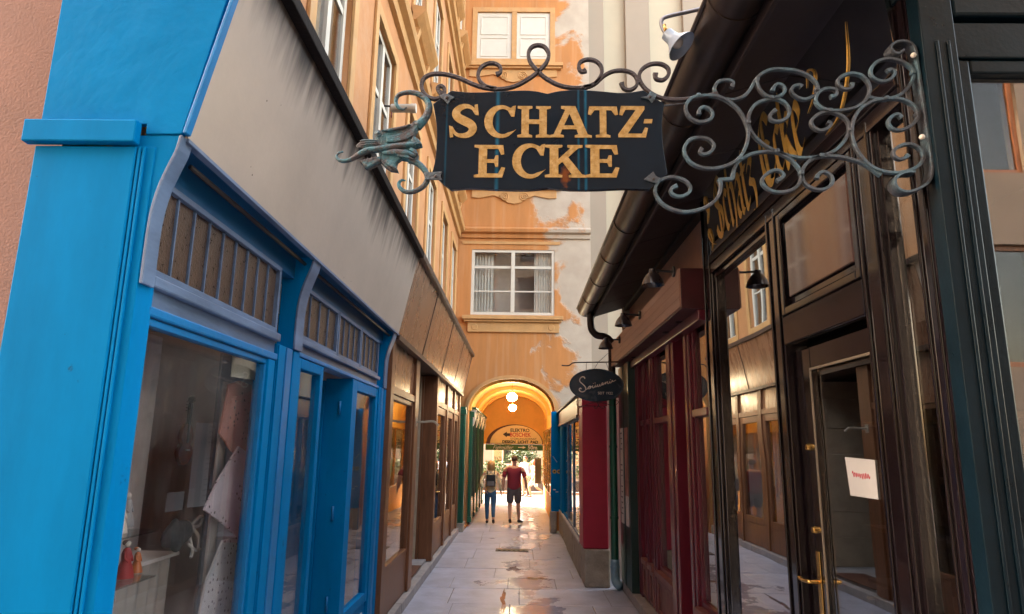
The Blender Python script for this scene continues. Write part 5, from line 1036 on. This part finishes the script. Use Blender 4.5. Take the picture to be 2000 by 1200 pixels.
# spot lamp on a long arm from the eaves
YL = 3.2
sl2 = thing('spot_lamp', 'small grey reflector spot lamp on a thin bent arm above the sign', 'lamp', (.8, YL, 4.1))
q = lambda u, v: PY(u, v, YL)
MB().tube(catmull([q(1470, -8), q(1420, 5), q(1360, 20), q(1303, 33), q(1292, 42), q(1294, 55), q(1300, 66)], 5), .011, 8).build('arm', mat('steel_arm', (.22, .22, .25), .4, .2, 8, .0, metal=.5), sl2, smooth=True)
MB().tube([q(1470, -8), (1.3, YL, 4.6), (1.45, YL, 4.62)], .011, 8).build('arm_mount', ironb, sl2, smooth=True)
MB().tube([q(1296, 50), q(1301, 66)], .014, 8).build('brass_joint', brass, sl2, smooth=True)
a0_, a1_ = q(1304, 68), q(1329, 93); ax_ = (a1_ - a0_).normalized()
m_ = MB().lathe([(.02, -.01), (.034, -.006), (.036, .035), (.040, .05), (.052, .07), (.078, .10), (.085, .112), (.080, .110), (.05, .075), (.03, .06)], (0, 0, 0), 22)
Rm = Vector((0, 0, 1)).rotation_difference((ax_ + Vector((0, -.25, -.1))).normalized()).to_matrix().to_4x4(); Rm.translation = a0_
m_.xform(Rm).build('lamp_head', mat('grey_blue_enamel', (.22, .27, .34), .35, .15, 8, .0, coat=.3), sl2, smooth='auto')
MB().sphere(Rm @ Vector((0, 0, .075)), .032, 8).build('bulb', whitep, sl2, smooth=True)
# floodlight on the wall of the corner house
fl = thing('wall_floodlight', 'small white tube floodlight on a stub arm on the orange house wall', 'lamp', (XL, 6.3, 5.6))
p = PX(785, 212, -1.45); p = Vector((-1.45, p.y, p.z))
MB().tube([(XL + .037, p.y + .0, p.z + .03), (-1.5, p.y, p.z + .02)], .012, 8).build('arm', ironb, fl, smooth=True)
MB().lathe([(.045, -.13), (.05, -.12), (.05, .10), (.056, .11), (.056, .17), (.04, .171)], p, 18, 'x').build('lamp_tube', whitep, fl, smooth='auto'); MB().tube([p + Vector((-.12, 0, -.03)), p + Vector((-.12, 0, -.12))], .008, 6).build('cable', redp, fl, smooth=True)

# ================================================================== oval SOUVENIR sign
YO = 9.5
os_ = thing('oval_sign', 'oval navy enamel sign with white script Souvenir on an iron bracket', 'sign', (1.08, YO, 2.8))
q = lambda u, v, y=YO: PY(u, v, y)
def c4(X, Y): return (1080 + .15 * X, 690 + .15 * Y)
oc = q(*c4(568, 418)); rx = (q(*c4(915, 418)).x - q(*c4(222, 418)).x) / 2; rz = (q(*c4(568, 205)).z - q(*c4(568, 620)).z) / 2
ov = [(oc.x + rx * math.cos(a * math.tau / 48), oc.z + rz * math.sin(a * math.tau / 48)) for a in range(48)]
ob = MB().prism(ov, 'y', YO, YO + .03).build('board', navy, os_, bev=.006)
MB().tube([(oc.x + rx * math.cos(a * math.tau / 48), YO + .002, oc.z + rz * math.sin(a * math.tau / 48)) for a in range(48)], .010, 8, True).build('rim', navy, os_, smooth=True)
scriptw = mat('script_white', (.72, .66, .58), .5, .05, 5, .0)
def stroke(pts, r, cv=c4, y=YO - .002, par=ob, m=scriptw, name='script_stroke'):
    c = catmull([Vector((q(*cv(*p)).x, y, q(*cv(*p)).z)) for p in pts], 5)
    MB().tube(c, r, 6).build(name, m, par, smooth=True)
stroke([(415, 335), (408, 315), (380, 310), (352, 335), (350, 368), (378, 398), (412, 430), (428, 462), (415, 492), (382, 506), (352, 496), (342, 472), (358, 458), (372, 466)], .0085)
stroke([(425, 478), (448, 466), (466, 438), (486, 430), (494, 446), (478, 464), (456, 462), (470, 446), (500, 440), (520, 424), (514, 448), (530, 452), (548, 430), (552, 414), (548, 440), (566, 436), (584, 410), (578, 432), (596, 434), (612, 404), (608, 428), (626, 424), (636, 400), (648, 408), (654, 396), (644, 386), (634, 406), (648, 416), (670, 400), (684, 378), (682, 404), (696, 382), (712, 374), (712, 396), (728, 394), (742, 368), (740, 388), (758, 384), (774, 352), (776, 372), (800, 362), (818, 352)], .0055)
for p in ((528, 396), (548, 390), (748, 344)): pp_ = q(*c4(*p)); MB().sphere((pp_.x, YO - .002, pp_.z), .006, 6).build('script_dot', scriptw, ob)
p = q(*c4(682, 538)); text('small_lettering', 'SEIT 1922', .052, scriptw, facing_cam(p.x, YO - .002, p.z), ob, .0005)
rodp = [q(*c4(*a)) for a in ((115, 158), (160, 162), (210, 160), (240, 138), (275, 124), (420, 118), (700, 116), (1000, 108), (1250, 104))]
rodp = [Vector((a.x, YO + .015, a.z)) for a in rodp]; MB().tube(catmull(rodp, 4), .009, 8).build('bracket_rod', ironb, os_, smooth=True)
for u0, v0, u1, v1 in ((435, 120, 435, 215), (590, 117, 540, 205), (590, 117, 720, 0), (690, 117, 730, 220)):
    a, b = q(*c4(u0, v0)), q(*c4(u1, v1)); MB().tube([(a.x, YO + .015, a.z), (b.x, YO + .015, b.z)], .004, 6).build('hanger', ironb, os_)
for pts in ([(360, 610), (310, 625), (305, 670), (350, 695), (420, 680), (500, 650), (600, 640), (700, 660), (780, 680), (840, 660), (850, 625), (800, 610)], [(580, 640), (600, 690), (650, 720), (680, 700), (660, 690)], [(610, 640), (590, 690), (560, 722), (535, 705), (552, 692)]):
    stroke(pts, .005, y=YO + .015, par=os_, m=ironb, name='scroll')

# ================================================================== inside the passage: lamps, signs
def globe(u, v, y, rpx, label):
    p = PY(u, v, y); r = rpx / FPX * y * .98
    g = thing('globe_lamp', label, 'lamp', (p.x, y, p.z), 'globe lamps under the passage vault')
    MB().sphere((p.x, y, p.z), r, 12, (1, 1, .86)).build('globe', glamp, g, smooth=True)
    MB().lathe([(.05, r * .82), (.055, r * .95), (.02, r * 1.05), (.012, r * 1.1)], (p.x, y, p.z), 14).build('fitting', brass, g, smooth='auto'); MB().tube([(p.x, y, p.z + r), (p.x, y, ATOP + .03)], .008, 8).build('rod', brass, g)
globe(1000, 776, 17.9, 10, 'lit globe lamp hanging just inside the arch'); globe(1001, 797, 20.6, 7.8, 'lit globe lamp deeper inside the passage')
wl = thing('wall_light', 'tiny lit wall light on the passage wall above the green shopfront', 'lamp', (-1.2, 19, 3)); p = PY(956, 847, 20.2); p = PX(956, 846, -1.12)
MB().sphere(p, .04, 8).build('bulb', glamp, wl, smooth=True); MB().tube([p, (-1.31, p.y, p.z + .04)], .012, 6).build('arm', brass, wl)
YT = 23.3
q = lambda u, v: PY(u, v, YT)
ts = thing('tympanum_sign', 'half round yellow advertising sign ELEKTRO with a black arrow in the passage', 'sign', (-.2, YT, 2.1))
x0, x1 = q(957, 868).x, q(1059, 868).x; z0, z1 = q(1008, 867).z, q(1008, 831).z
yels = mat('yellow_sign_face', (.85, .64, .28), .5, .06, 3, .0)
MB().prism(arch_pts(x0, x1, z0, z1, 24), 'y', YT, YT + .04).build('board', yels, ts, bev=.004)
MB().prism([(AX0, z0 - .02)] + [(a, max(b, z0)) for a, b in arch_pts(AX0 + .002, AX1 - .002, ASP, ATOP - .002, 24)] + [(AX1, z0 - .02)], 'y', YT + .045, YT + .09).build('backing', ochre, ts)
MB().prism(arch_pts(q(949, 868).x, q(1061, 868).x, z0 - .02, z1 + .03, 24), 'y', YT + .041, YT + .0445).build('surround', mat('dark_brown_board', (.10, .030, .018), .6, .2, 3, .05), ts)
blk = mat('sign_black', (.02, .015, .012), .6, .1, 5, 0); redi = mat('sign_red', (.55, .02, .015), .5, .1, 5, 0); whi = mat('sign_white', (.78, .74, .66), .5, .05, 5, 0); grn = mat('banner_green', (.030, .105, .028), .55, .12, 3, .05)
def line(body, u0, u1, v, cap, m, shear=0, par=ts, bold=.0, dy=.003):
    a, b = q(u0, v), q(u1, v); size = cap / FPX * YT / .70
    o = text('lettering', body, size, m, Matrix.Identity(4), par, .001, shear, 'LEFT', bold)
    o['kind'] = 'stuff'                                # far lettering, a few pixels high
    xs = [vv.co.x for vv in o.data.vertices]; w = max(xs) - min(xs)
    o.data.transform(facing_cam(a.x, YT - dy, a.z) @ Matrix.Diagonal(((b.x - a.x) / w, 1, 1, 1)) @ Matrix.Translation((-min(xs), 0, 0)))
line('ELEKTRO', 997, 1034, 843.5, 6, blk, bold=.004); line('BOSCHEK', 996, 1037, 853, 7.5, redi, bold=.004); line('STÖRUNGSDIENST', 997, 1048, 859, 3.6, blk); line('DESIGN  LICHT  BAD', 981, 1051, 865.5, 5, blk, bold=.006)
ap = [(982, 848.5), (990, 843.5), (990, 846.5), (996, 846.5), (996, 852), (990, 852), (990, 854.5)]
MB().prism([(q(*a).x, q(*a).z) for a in ap], 'y', YT - .006, YT - .001).build('arrow', blk, ts)
gb_ = thing('green_banner', 'green banner with pale lettering and an arrow 50m under the yellow sign', 'banner', (-.2, YT, 1.9))
MB().box(q(948, 875).x, q(1060, 875).x, YT - .02, YT + .02, q(1000, 880).z, q(1000, 868.5).z).build('cloth', grn, gb_, bev=.003)
line('Figlmüller', 963, 1003, 876.5, 6, whi, .35, gb_, 0, .023); line('WIENER SCHNITZEL', 981, 1004, 879, 1.5, whi, 0, gb_, 0, .023); line('50m', 1031, 1049, 878, 7, whi, 0, gb_, .004, .023)
MB().prism([(q(*a).x, q(*a).z) for a in ((1012, 873.2), (1021, 873.2), (1021, 871.5), (1027, 874.2), (1021, 877), (1021, 875.2), (1012, 875.2))], 'y', YT - .024, YT - .0205).build('arrow', whi, gb_)
# framed showcases on the right passage wall
for k in range(4):
    y0 = 17.6 + k * 1.6
    sc = thing('wall_showcase', 'narrow glazed showcase with brass frame on the right passage wall', 'showcase', (.85, y0, 1), 'showcases along the passage wall')
    frame('frame', brass, sc, 'x', .80, .868, y0, y0 + 1.35, .75, 2.5, .05, .006); pane('pane', gls, sc, 'x', .82, y0 + .052, y0 + 1.298, .802, 2.448); box('backing', cream, sc, .85, .867, y0 + .052, y0 + 1.298, .802, 2.448, 0)
p = PY(1051, 920, 24.0)
bsn = thing('black_pennant_sign', 'narrow upright black sign hanging at the far end of the passage', 'sign', (p.x, 24, 1)); a, b = PY(1045, 895, 24), PY(1057, 945, 24)
box('board', blk, bsn, a.x, b.x, 23.98, 24.02, b.z, a.z, .006); MB().tube([(b.x, 24, a.z + .03), (AX1, 24, a.z + .03)], .012, 6).build('arm', ironb, bsn); MB().box((a.x + b.x) / 2 - .01, (a.x + b.x) / 2 + .01, 23.99, 24.01, a.z, a.z + .03).build('hook', ironb, bsn)

# ================================================================== people
def skinned(name, V, E, m, parent, loc, rz, sc, sub=2):
    me = bpy.data.meshes.new(name); me.from_pydata([v[0] for v in V], E, []); o = bpy.data.objects.new(name, me); COL.objects.link(o)
    o.modifiers.new('s', 'SKIN'); sv = me.skin_vertices[0].data
    for i, v in enumerate(V): sv[i].radius = v[1] if isinstance(v[1], tuple) else (v[1], v[1])
    sv[0].use_root = True
    sb = o.modifiers.new('u', 'SUBSURF'); sb.levels = sub; sb.render_levels = sub
    r_ = to_mesh(o, name); r_.transform(Matrix.Translation(loc) @ Matrix.Rotation(rz, 4, 'Z') @ Matrix.Scale(sc, 4))
    r_.materials.clear(); r_.materials.append(m); return link(name, r_, parent, True)
def person(name, label, x, y, z, h, rz, pose, shirt, trousers, shoes, hairm, hair='short', sleeves=.45, legs=1.0, build=1.0, group=None, dress=False):
    sc = h / 1.70; t = thing(name, label, 'person', (x, y, z), group); loc = (x, y, z); P_ = dict(
        LE=(-.255, -.02, 1.11), LWr=(-.27, .05, .87), RE=(.255, -.02, 1.11), RWr=(.27, .05, .87), LK=(-.10, .03, .47), LA=(-.10, .0, .085), RK=(.10, .0, .47), RA=(.10, -.02, .085), LT=(-.11, .15, .03), RT=(.12, .13, .03)); P_.update(pose)
    b = build
    V = [((0, 0, .90), (.135 * b, .095 * b)), ((0, 0, 1.04), (.12 * b, .09 * b)), ((0, .0, 1.24), (.145 * b, .10 * b)), ((0, -.005, 1.37), (.12 * b, .075)), ((0, 0, 1.44), .056), ((0, .015, 1.50), .055), ((0, .03, 1.565), (.072, .085)), ((0, .025, 1.635), (.07, .085)), ((0, .015, 1.675), .04)]
    E = [(i, i + 1) for i in range(8)]
    def chain(fr, pts):
        k = fr
        for p in pts: V.append(p); E.append((k, len(V) - 1)); k = len(V) - 1
        return k
    for sd, s in (('L', -1), ('R', 1)):
        w = P_[sd + 'Wr']; e_ = P_[sd + 'E']; dv = (Vector(w) - Vector(e_)).normalized(); w2 = Vector(w)
        k = chain(3, [((s * .165 * b, 0, 1.375), .062 * b), ((s * .20 * b, -.005, 1.30), .056 * b), (e_, .042), (tuple((Vector(e_) + w2) / 2), .038), (w, .026), (tuple(w2 + dv * .05), (.02, .034))])
        for j, ln in enumerate((.066, .076, .072, .058)):
            o_ = Vector((0, (j - 1.5) * .019, 0)); chain(k, [(tuple(w2 + dv * .085 + o_), .0095), (tuple(w2 + dv * (.085 + ln * .55) + o_ + Vector((-s * .008, .006, 0))), .0085), (tuple(w2 + dv * (.085 + ln) + o_ + Vector((-s * .02, .01, 0))), .0075)])
        chain(k, [(tuple(w2 + dv * .05 + Vector((-s * .005, .04, 0))), .010), (tuple(w2 + dv * .085 + Vector((-s * .012, .055, 0))), .009)])
        kn, an, to = P_[sd + 'K'], P_[sd + 'A'], P_[sd + 'T']
        mid = tuple((Vector((s * .09, 0, .84)) * .5 + Vector(kn) * .5)); calf = tuple(Vector(kn) * .68 + Vector(an) * .32 + Vector((0, -.012, 0)))
        chain(0, [((s * .085, 0, .84), .088 * b), (mid, .078 * b), (kn, .055), (calf, .053), (an, .036), (to, (.035, .025))])
    chain(6, [((0, .118, 1.575), .012)])
    body = skinned('body', V, E, skin_m, t, loc, rz, sc)
    # shirt
    g_ = .014
    V2 = [((0, 0, .82), (.165 * b, .13 * b)), ((0, 0, .92), (.165 * b, .13 * b)), ((0, 0, 1.08), (.165 * b, .125 * b)), ((0, 0, 1.24), (.172 * b, .125 * b)), ((0, -.005, 1.355), (.155 * b, .108)), ((0, 0, 1.415), (.115, .098)), ((0, .0, 1.465), .078)]; E2 = [(i, i + 1) for i in range(6)]
    for sd, s in (('L', -1), ('R', 1)):
        e_ = Vector(P_[sd + 'E']); w = Vector(P_[sd + 'Wr']); sh = Vector((s * .20 * b, -.005, 1.30)); pts = [((s * .15 * b, 0, 1.37), .056 * b), (tuple(sh), .056 * b)]
        if sleeves <= .5: pts.append((tuple(sh.lerp(e_, sleeves * 2 * .95)), .060 * b))
        else: pts += [(tuple(e_), .060), (tuple(e_.lerp(w, .5)), .054), (tuple(e_.lerp(w, .95)), .042)]
        k = 4
        for p in pts: V2.append(p); E2.append((k, len(V2) - 1)); k = len(V2) - 1
    skinned('shirt' if not dress else 'dress', V2, E2, shirt, t, loc, rz, sc)
    V3 = [((0, 0, 1.0), (.145 * b, .11 * b)), ((0, -.005, .88), (.155 * b, .12 * b))]; E3 = [(0, 1)]
    for sd, s in (('L', -1), ('R', 1)):
        kn, an = Vector(P_[sd + 'K']), Vector(P_[sd + 'A']); hip = Vector((s * .088, 0, .80)); pts = [(tuple(hip), .100 * b), (tuple(hip.lerp(kn, .55)), (.088 if legs > .6 else .092) * b)]
        if legs > .6: pts += [(tuple(kn), .066), (tuple(kn.lerp(an, .35) + Vector((0, -.012, 0))), .062), (tuple(kn.lerp(an, .92)), .045)]
        else: pts += [(tuple(hip.lerp(kn, .95)), .082)]
        k = 1
        for p in pts: V3.append(p); E3.append((k, len(V3) - 1)); k = len(V3) - 1
    skinned('trousers' if legs > .6 else 'shorts', V3, E3, trousers, t, loc, rz, sc)
    T = Matrix.Translation(loc) @ Matrix.Rotation(rz, 4, 'Z') @ Matrix.Scale(sc, 4)
    for sd in 'LR':
        an, to = Vector(P_[sd + 'A']), Vector(P_[sd + 'T']); d = (to - an); fw = Vector((d.x, d.y, 0)).normalized(); heel = an - fw * .045 - Vector((0, 0, .035))
        skinned('shoe', [(tuple(heel + Vector((0, 0, .01))), (.036, .034)), (tuple(an + Vector((0, 0, -.02))), (.044, .045)), (tuple(an.lerp(to, .55) + Vector((0, 0, -.006))), (.043, .032)), (tuple(to + fw * .03 + Vector((0, 0, .004))), (.036, .024))], [(0, 1), (1, 2), (2, 3)], shoes, t, loc, rz, sc)
    hm = MB()
    if hair == 'short': hm.sphere((0, .012, 1.635), .093, 10, (.96, 1.12, .92)); hm.v = [(a, b_, max(c, 1.575 + max(0, b_) * .75)) for a, b_, c in hm.v]
    else:
        hm.sphere((0, -.005, 1.60), .105, 12, (1.05, 1.08, 1.15)); hm.v = [(a * (1.12 if c < 1.56 else 1), b_ if b_ < .05 else b_ * .6, c - (.06 if c < 1.54 else 0)) for a, b_, c in hm.v]
    hm.xform(T).build('hair', hairm, t, smooth=True)
    for s in (-1, 1):
        MB().sphere((s * .030, .112, 1.605), .010, 6).xform(T).build('eye', blackm, t, smooth=True)
        MB().sphere((s * .083, .02, 1.595), .022, 8, (.4, .8, 1.3)).xform(T).build('ear', skin_m, t, smooth=True)
    return t, T
r = ray(1003, 1024); pm = CAMP + r * (-CAMZ / r.z); r = ray(957, 1024); pw = CAMP + r * (-CAMZ / r.z)
maroon = mat('maroon_shirt', (.20, .012, .030), .8, .12, 12, .15); greys = mat('charcoal_shorts', (.095, .080, .088), .8, .15, 12, .15); jeans = mat('blue_jeans', (.028, .095, .19), .8, .2, 14, .2)
floral = mat('cream_floral_jacket', (.70, .58, .36), .8, .15, 10, .1, col2=(.03, .022, .018), c2=(.58, .61), dscale=20); darkh = mat('dark_brown_hair', (.075, .035, .020), .6, .3, 30, .3); blond = mat('blonde_hair', (.50, .27, .10), .5, .3, 30, .3, stretch=(6, 6, .6)); shoeb = mat('dark_shoes', (.02, .018, .02), .6, .2, 8, .1)
person('person', 'person in maroon t-shirt and charcoal shorts walking away under the arch', pm.x, pm.y, 0, 1.74, R(-3), dict(LE=(-.27, -.02, 1.12), LWr=(-.285, .05, .90), RE=(.285, -.03, 1.12), RWr=(.33, .04, .88), LK=(-.10, -.02, .47), LA=(-.085, -.16, .13), LT=(-.085, -.03, .03), RK=(.11, .05, .48), RA=(.13, .06, .09), RT=(.20, .19, .03)), maroon, greys, shoeb, darkh, 'short', .45, .5, 1.18)
wmn, WT = person('person', 'person in cream floral jacket and blue jeans walking away under the arch', pw.x, pw.y, 0, 1.60, R(2), dict(LE=(-.27, -.05, 1.12), LWr=(-.17, -.13, .95), RE=(.25, -.02, 1.10), RWr=(.29, .03, .86), LK=(-.095, .03, .47), LA=(-.085, .02, .085), LT=(-.09, .15, .03), RK=(.08, -.02, .47), RA=(.09, -.18, .14), RT=(.095, -.06, .03)), floral, jeans, shoeb, blond, 'bob', 1.0, 1.0, 1.0)
bp_ = thing('backpack', 'small black leather backpack worn over a floral jacket', 'backpack', (pw.x, pw.y - .15, 1.0))
def rbox(x0, x1, y0, y1, z0, z1, nm, m, bv, par=bp_): o = MB().box(x0, x1, y0, y1, z0, z1).xform(WT).build(nm, m, par, smooth='auto', bev=bv * .94); return o
rbox(-.125, .125, -.24, -.118, 1.02, 1.33, 'bag_body', blackm, .035); rbox(-.115, .115, -.262, -.235, 1.20, 1.335, 'flap', blackm, .018); rbox(-.095, .095, -.272, -.238, 1.045, 1.17, 'pocket', mat('grey_leather', (.14, .125, .125), .4, .2, 8, .1), .012)
for s in (-1, 1): MB().tube([WT @ Vector(p) for p in catmull([(s * .08, -.13, 1.31), (s * .10, -.11, 1.41), (s * .11, .0, 1.45), (s * .11, .12, 1.38), (s * .12, .13, 1.2), (s * .12, .04, 1.04), (s * .10, -.12, 1.05)], 4)], .013, 6).build('strap', blackm, bp_, smooth=True)
MB().tube([WT @ Vector(p) for p in catmull([(-.03, -.16, 1.33), (-.03, -.16, 1.38), (.03, -.16, 1.38), (.03, -.16, 1.33)], 4)], .008, 6).build('grab_loop', blackm, bp_, smooth=True)
# people in the street beyond
whd = mat('white_dress_cloth', (.74, .70, .66), .8, .06, 10, .1); lbl = mat('light_blue_shirt', (.30, .42, .62), .8, .1, 10, .1); bge = mat('beige_trousers', (.42, .33, .24), .8, .1, 10, .1)
p = PY(1043, 930, 27.5); person('person', 'person in short white dress striding across the sunny street', p.x, 27.5, -.03, 1.50, R(80), dict(LK=(-.10, .22, .52), LA=(-.10, .12, .12), LT=(-.10, .26, .09), RK=(.10, -.12, .46), RA=(.10, -.42, .28), RT=(.10, -.44, .16), LE=(-.24, -.12, 1.12), LWr=(-.22, -.02, .92), RE=(.24, .08, 1.12), RWr=(.20, .25, 1.0)), whd, whd, mat('red_shoes', (.4, .03, .02), .5, .1, 5, 0), mat('auburn_hair', (.16, .05, .02), .5, .2, 20, .2), 'bob', .35, .4, 1.0, 'people in the street beyond')
p = PY(1026, 930, 28.5); person('person', 'person in light blue shirt and beige trousers standing in the sunny street', p.x, 28.5, -.03, 1.62, R(150), {}, lbl, bge, shoeb, darkh, 'short', .45, 1.0, 1.25, 'people in the street beyond')
p = PY(1047, 900, 33); person('person', 'person in dark blue top far across the street', p.x, 33, -.03, 1.66, R(30), {}, mat('dark_blue_top', (.05, .10, .30), .8, .1, 8, 0), jeans, shoeb, darkh, 'short', .45, 1.0, 1.0, 'people in the street beyond')

# ================================================================== street beyond the passage
leafm = mat('leaf_green', (.05, .11, .02), .6, .45, 3, .0, col2=(.08, .14, .03), c2=(.5, .65), dscale=5); leafd = mat('leaf_dark_green', (.03, .07, .02), .6, .4, 3, .0)
def leaves(c, rad, n, size, rnd, m, name, parent):
    vs = []; fs = []
    for _ in range(n):
        while True:
            d = Vector((rnd.uniform(-1, 1), rnd.uniform(-1, 1), rnd.uniform(-1, 1)))
            if .25 < d.length < 1: break
        p = Vector(c) + Vector((d.x * rad[0], d.y * rad[1], d.z * rad[2])) * rnd.uniform(.7, 1.05)
        a = Vector((rnd.uniform(-1, 1), rnd.uniform(-1, 1), rnd.uniform(-.6, .6))).normalized(); b = a.cross(Vector((rnd.uniform(-1, 1), rnd.uniform(-1, 1), 1))).normalized(); s_ = size * rnd.uniform(.6, 1.3); k = len(vs)
        vs += [p - a * s_, p + b * s_ * .5, p + a * s_, p - b * s_ * .5]; fs.append((k, k + 1, k + 2, k + 3))
    return MB().add(vs, fs).build(name, m, parent)
rnd = random.Random(5)
plm = mat('dark_planter', (.07, .07, .08), .6, .2, 5, .1)
for k, xc in enumerate((-4.6, -2.9, -1.2, .5, 2.2, 3.9)):
    pl_ = thing('planter', 'dark planter box with a light green hedge along the far pavement', 'planter', (xc, 31, 0), 'hedge planters along the far pavement')
    MB().prism([(xc - .7, 0), (xc + .7, 0), (xc + .78, .5), (xc - .78, .5)], 'y', 30.8, 31.3).build('trough', plm, pl_, bev=.02); leaves((xc, 31.05, .95), (.85, .42, .52), 700, .07, rnd, leafm, 'hedge', pl_)
tr = thing('street_tree', 'small round leafy tree in front of the pale houses beyond the passage', 'tree', (.2, 29.5, 0)); tx = PY(1022, 890, 29.5)
MB().tube(catmull([(tx.x + .25, 29.5, -.03), (tx.x + .22, 29.5, .6), (tx.x + .1, 29.5, 1.2), (tx.x, 29.5, tx.z)], 4), [.06, .055, .05, .05, .045, .045, .04, .04, .035, .035, .03, .03, .03], 8).build('trunk', darkwood, tr, smooth=True)
for s in (-1, 1): MB().tube(catmull([(tx.x + .1, 29.5, 1.2), (tx.x + s * .25, 29.5 + s * .1, tx.z), (tx.x + s * .5, 29.5 + s * .2, tx.z + .12)], 4), .018, 6).build('limb', darkwood, tr, smooth=True)
leaves(tx, (.75, .6, .34), 1500, .055, rnd, leafd, 'crown', tr)
pale = mat('pale_facade', (.34, .31, .26), .85, .06, 1, .1, 30)
fh = thing('pale_house', 'pale cream street house across the sunny street beyond the passage', 'house', (0, 40, 0))
wins = [(x - .6, x + .6, z, z + 1.9) for z in (.9, 4.6, 8.2) for x in (-10, -7, -4, -1, 2, 5, 8)]
polys2d('wall', [[(-14, -.03), (14, -.03), (14, 13), (-14, 13)]] + [[(a, c), (b, c), (b, d), (a, d)] for a, b, c, d in wins], .2, pale, facing_cam(0, 40.2, 0), fh)
for a, b, c, d in wins:
    w_ = frame('window', whitep, fh, 'y', 40.08, 40.16, a, b, c, d, .09, .005); pane('pane', glsup, w_, 'y', 40.12, a + .09, b - .09, c + .09, d - .09); box('mullion', whitep, w_, (a + b) / 2 - .04, (a + b) / 2 + .04, 40.07, 40.118, c + .092, d - .092); box('room_wall', roomd, w_, a - .1, b + .1, 40.8, 40.85, c - .1, d + .1, 0)
box('roof', eave, fh, -14.3, 14.3, 39.7, 46, 13.002, 13.6, 0); box('plinth', stone, fh, -14, 14, 39.92, 39.998, -.03, .7, 0)
structure(box('far_kerb', kerbst, None, -20, 20, 29.8, 30.0, -.03, .08, .01))
# house across the street behind the camera (seen mirrored in the glass and the sign)
oh = thing('opposite_house', 'grey brown house across the near street mirrored in the shop glass', 'house', (0, -6, 0))
gb2 = mat('grey_brown_plaster', (.15, .125, .105), .85, .1, 1, .1, 30)
wins = [(x - .6, x + .6, z, z + 2.1) for z in (3.4, 6.8, 10.2, 13.2) for x in (-10, -7.4, -4.8, -2.2, .4, 3.0, 5.6, 8.2)]
Mo = Matrix.Translation((0, -6.2, 0)) @ Matrix.Rotation(R(90), 4, 'X')
box('house_core', roomd, oh, -14, 14, -14, -6.86, -.03, 16, 0)
polys2d('wall', [[(-14, -.03), (14, -.03), (14, 16), (-14, 16)]] + [[(a, c), (b, c), (b, d), (a, d)] for a, b, c, d in wins], .2, gb2, Mo, oh)
for a, b, c, d in wins:
    w_ = frame('window', brownw, oh, 'y', -6.16, -6.08, a, b, c, d, .09, .005); pane('pane', glsend, w_, 'y', -6.12, a + .09, b - .09, c + .09, d - .09); box('room_wall', roomd, w_, a - .1, b + .1, -6.85, -6.8, c - .1, d + .1, 0)
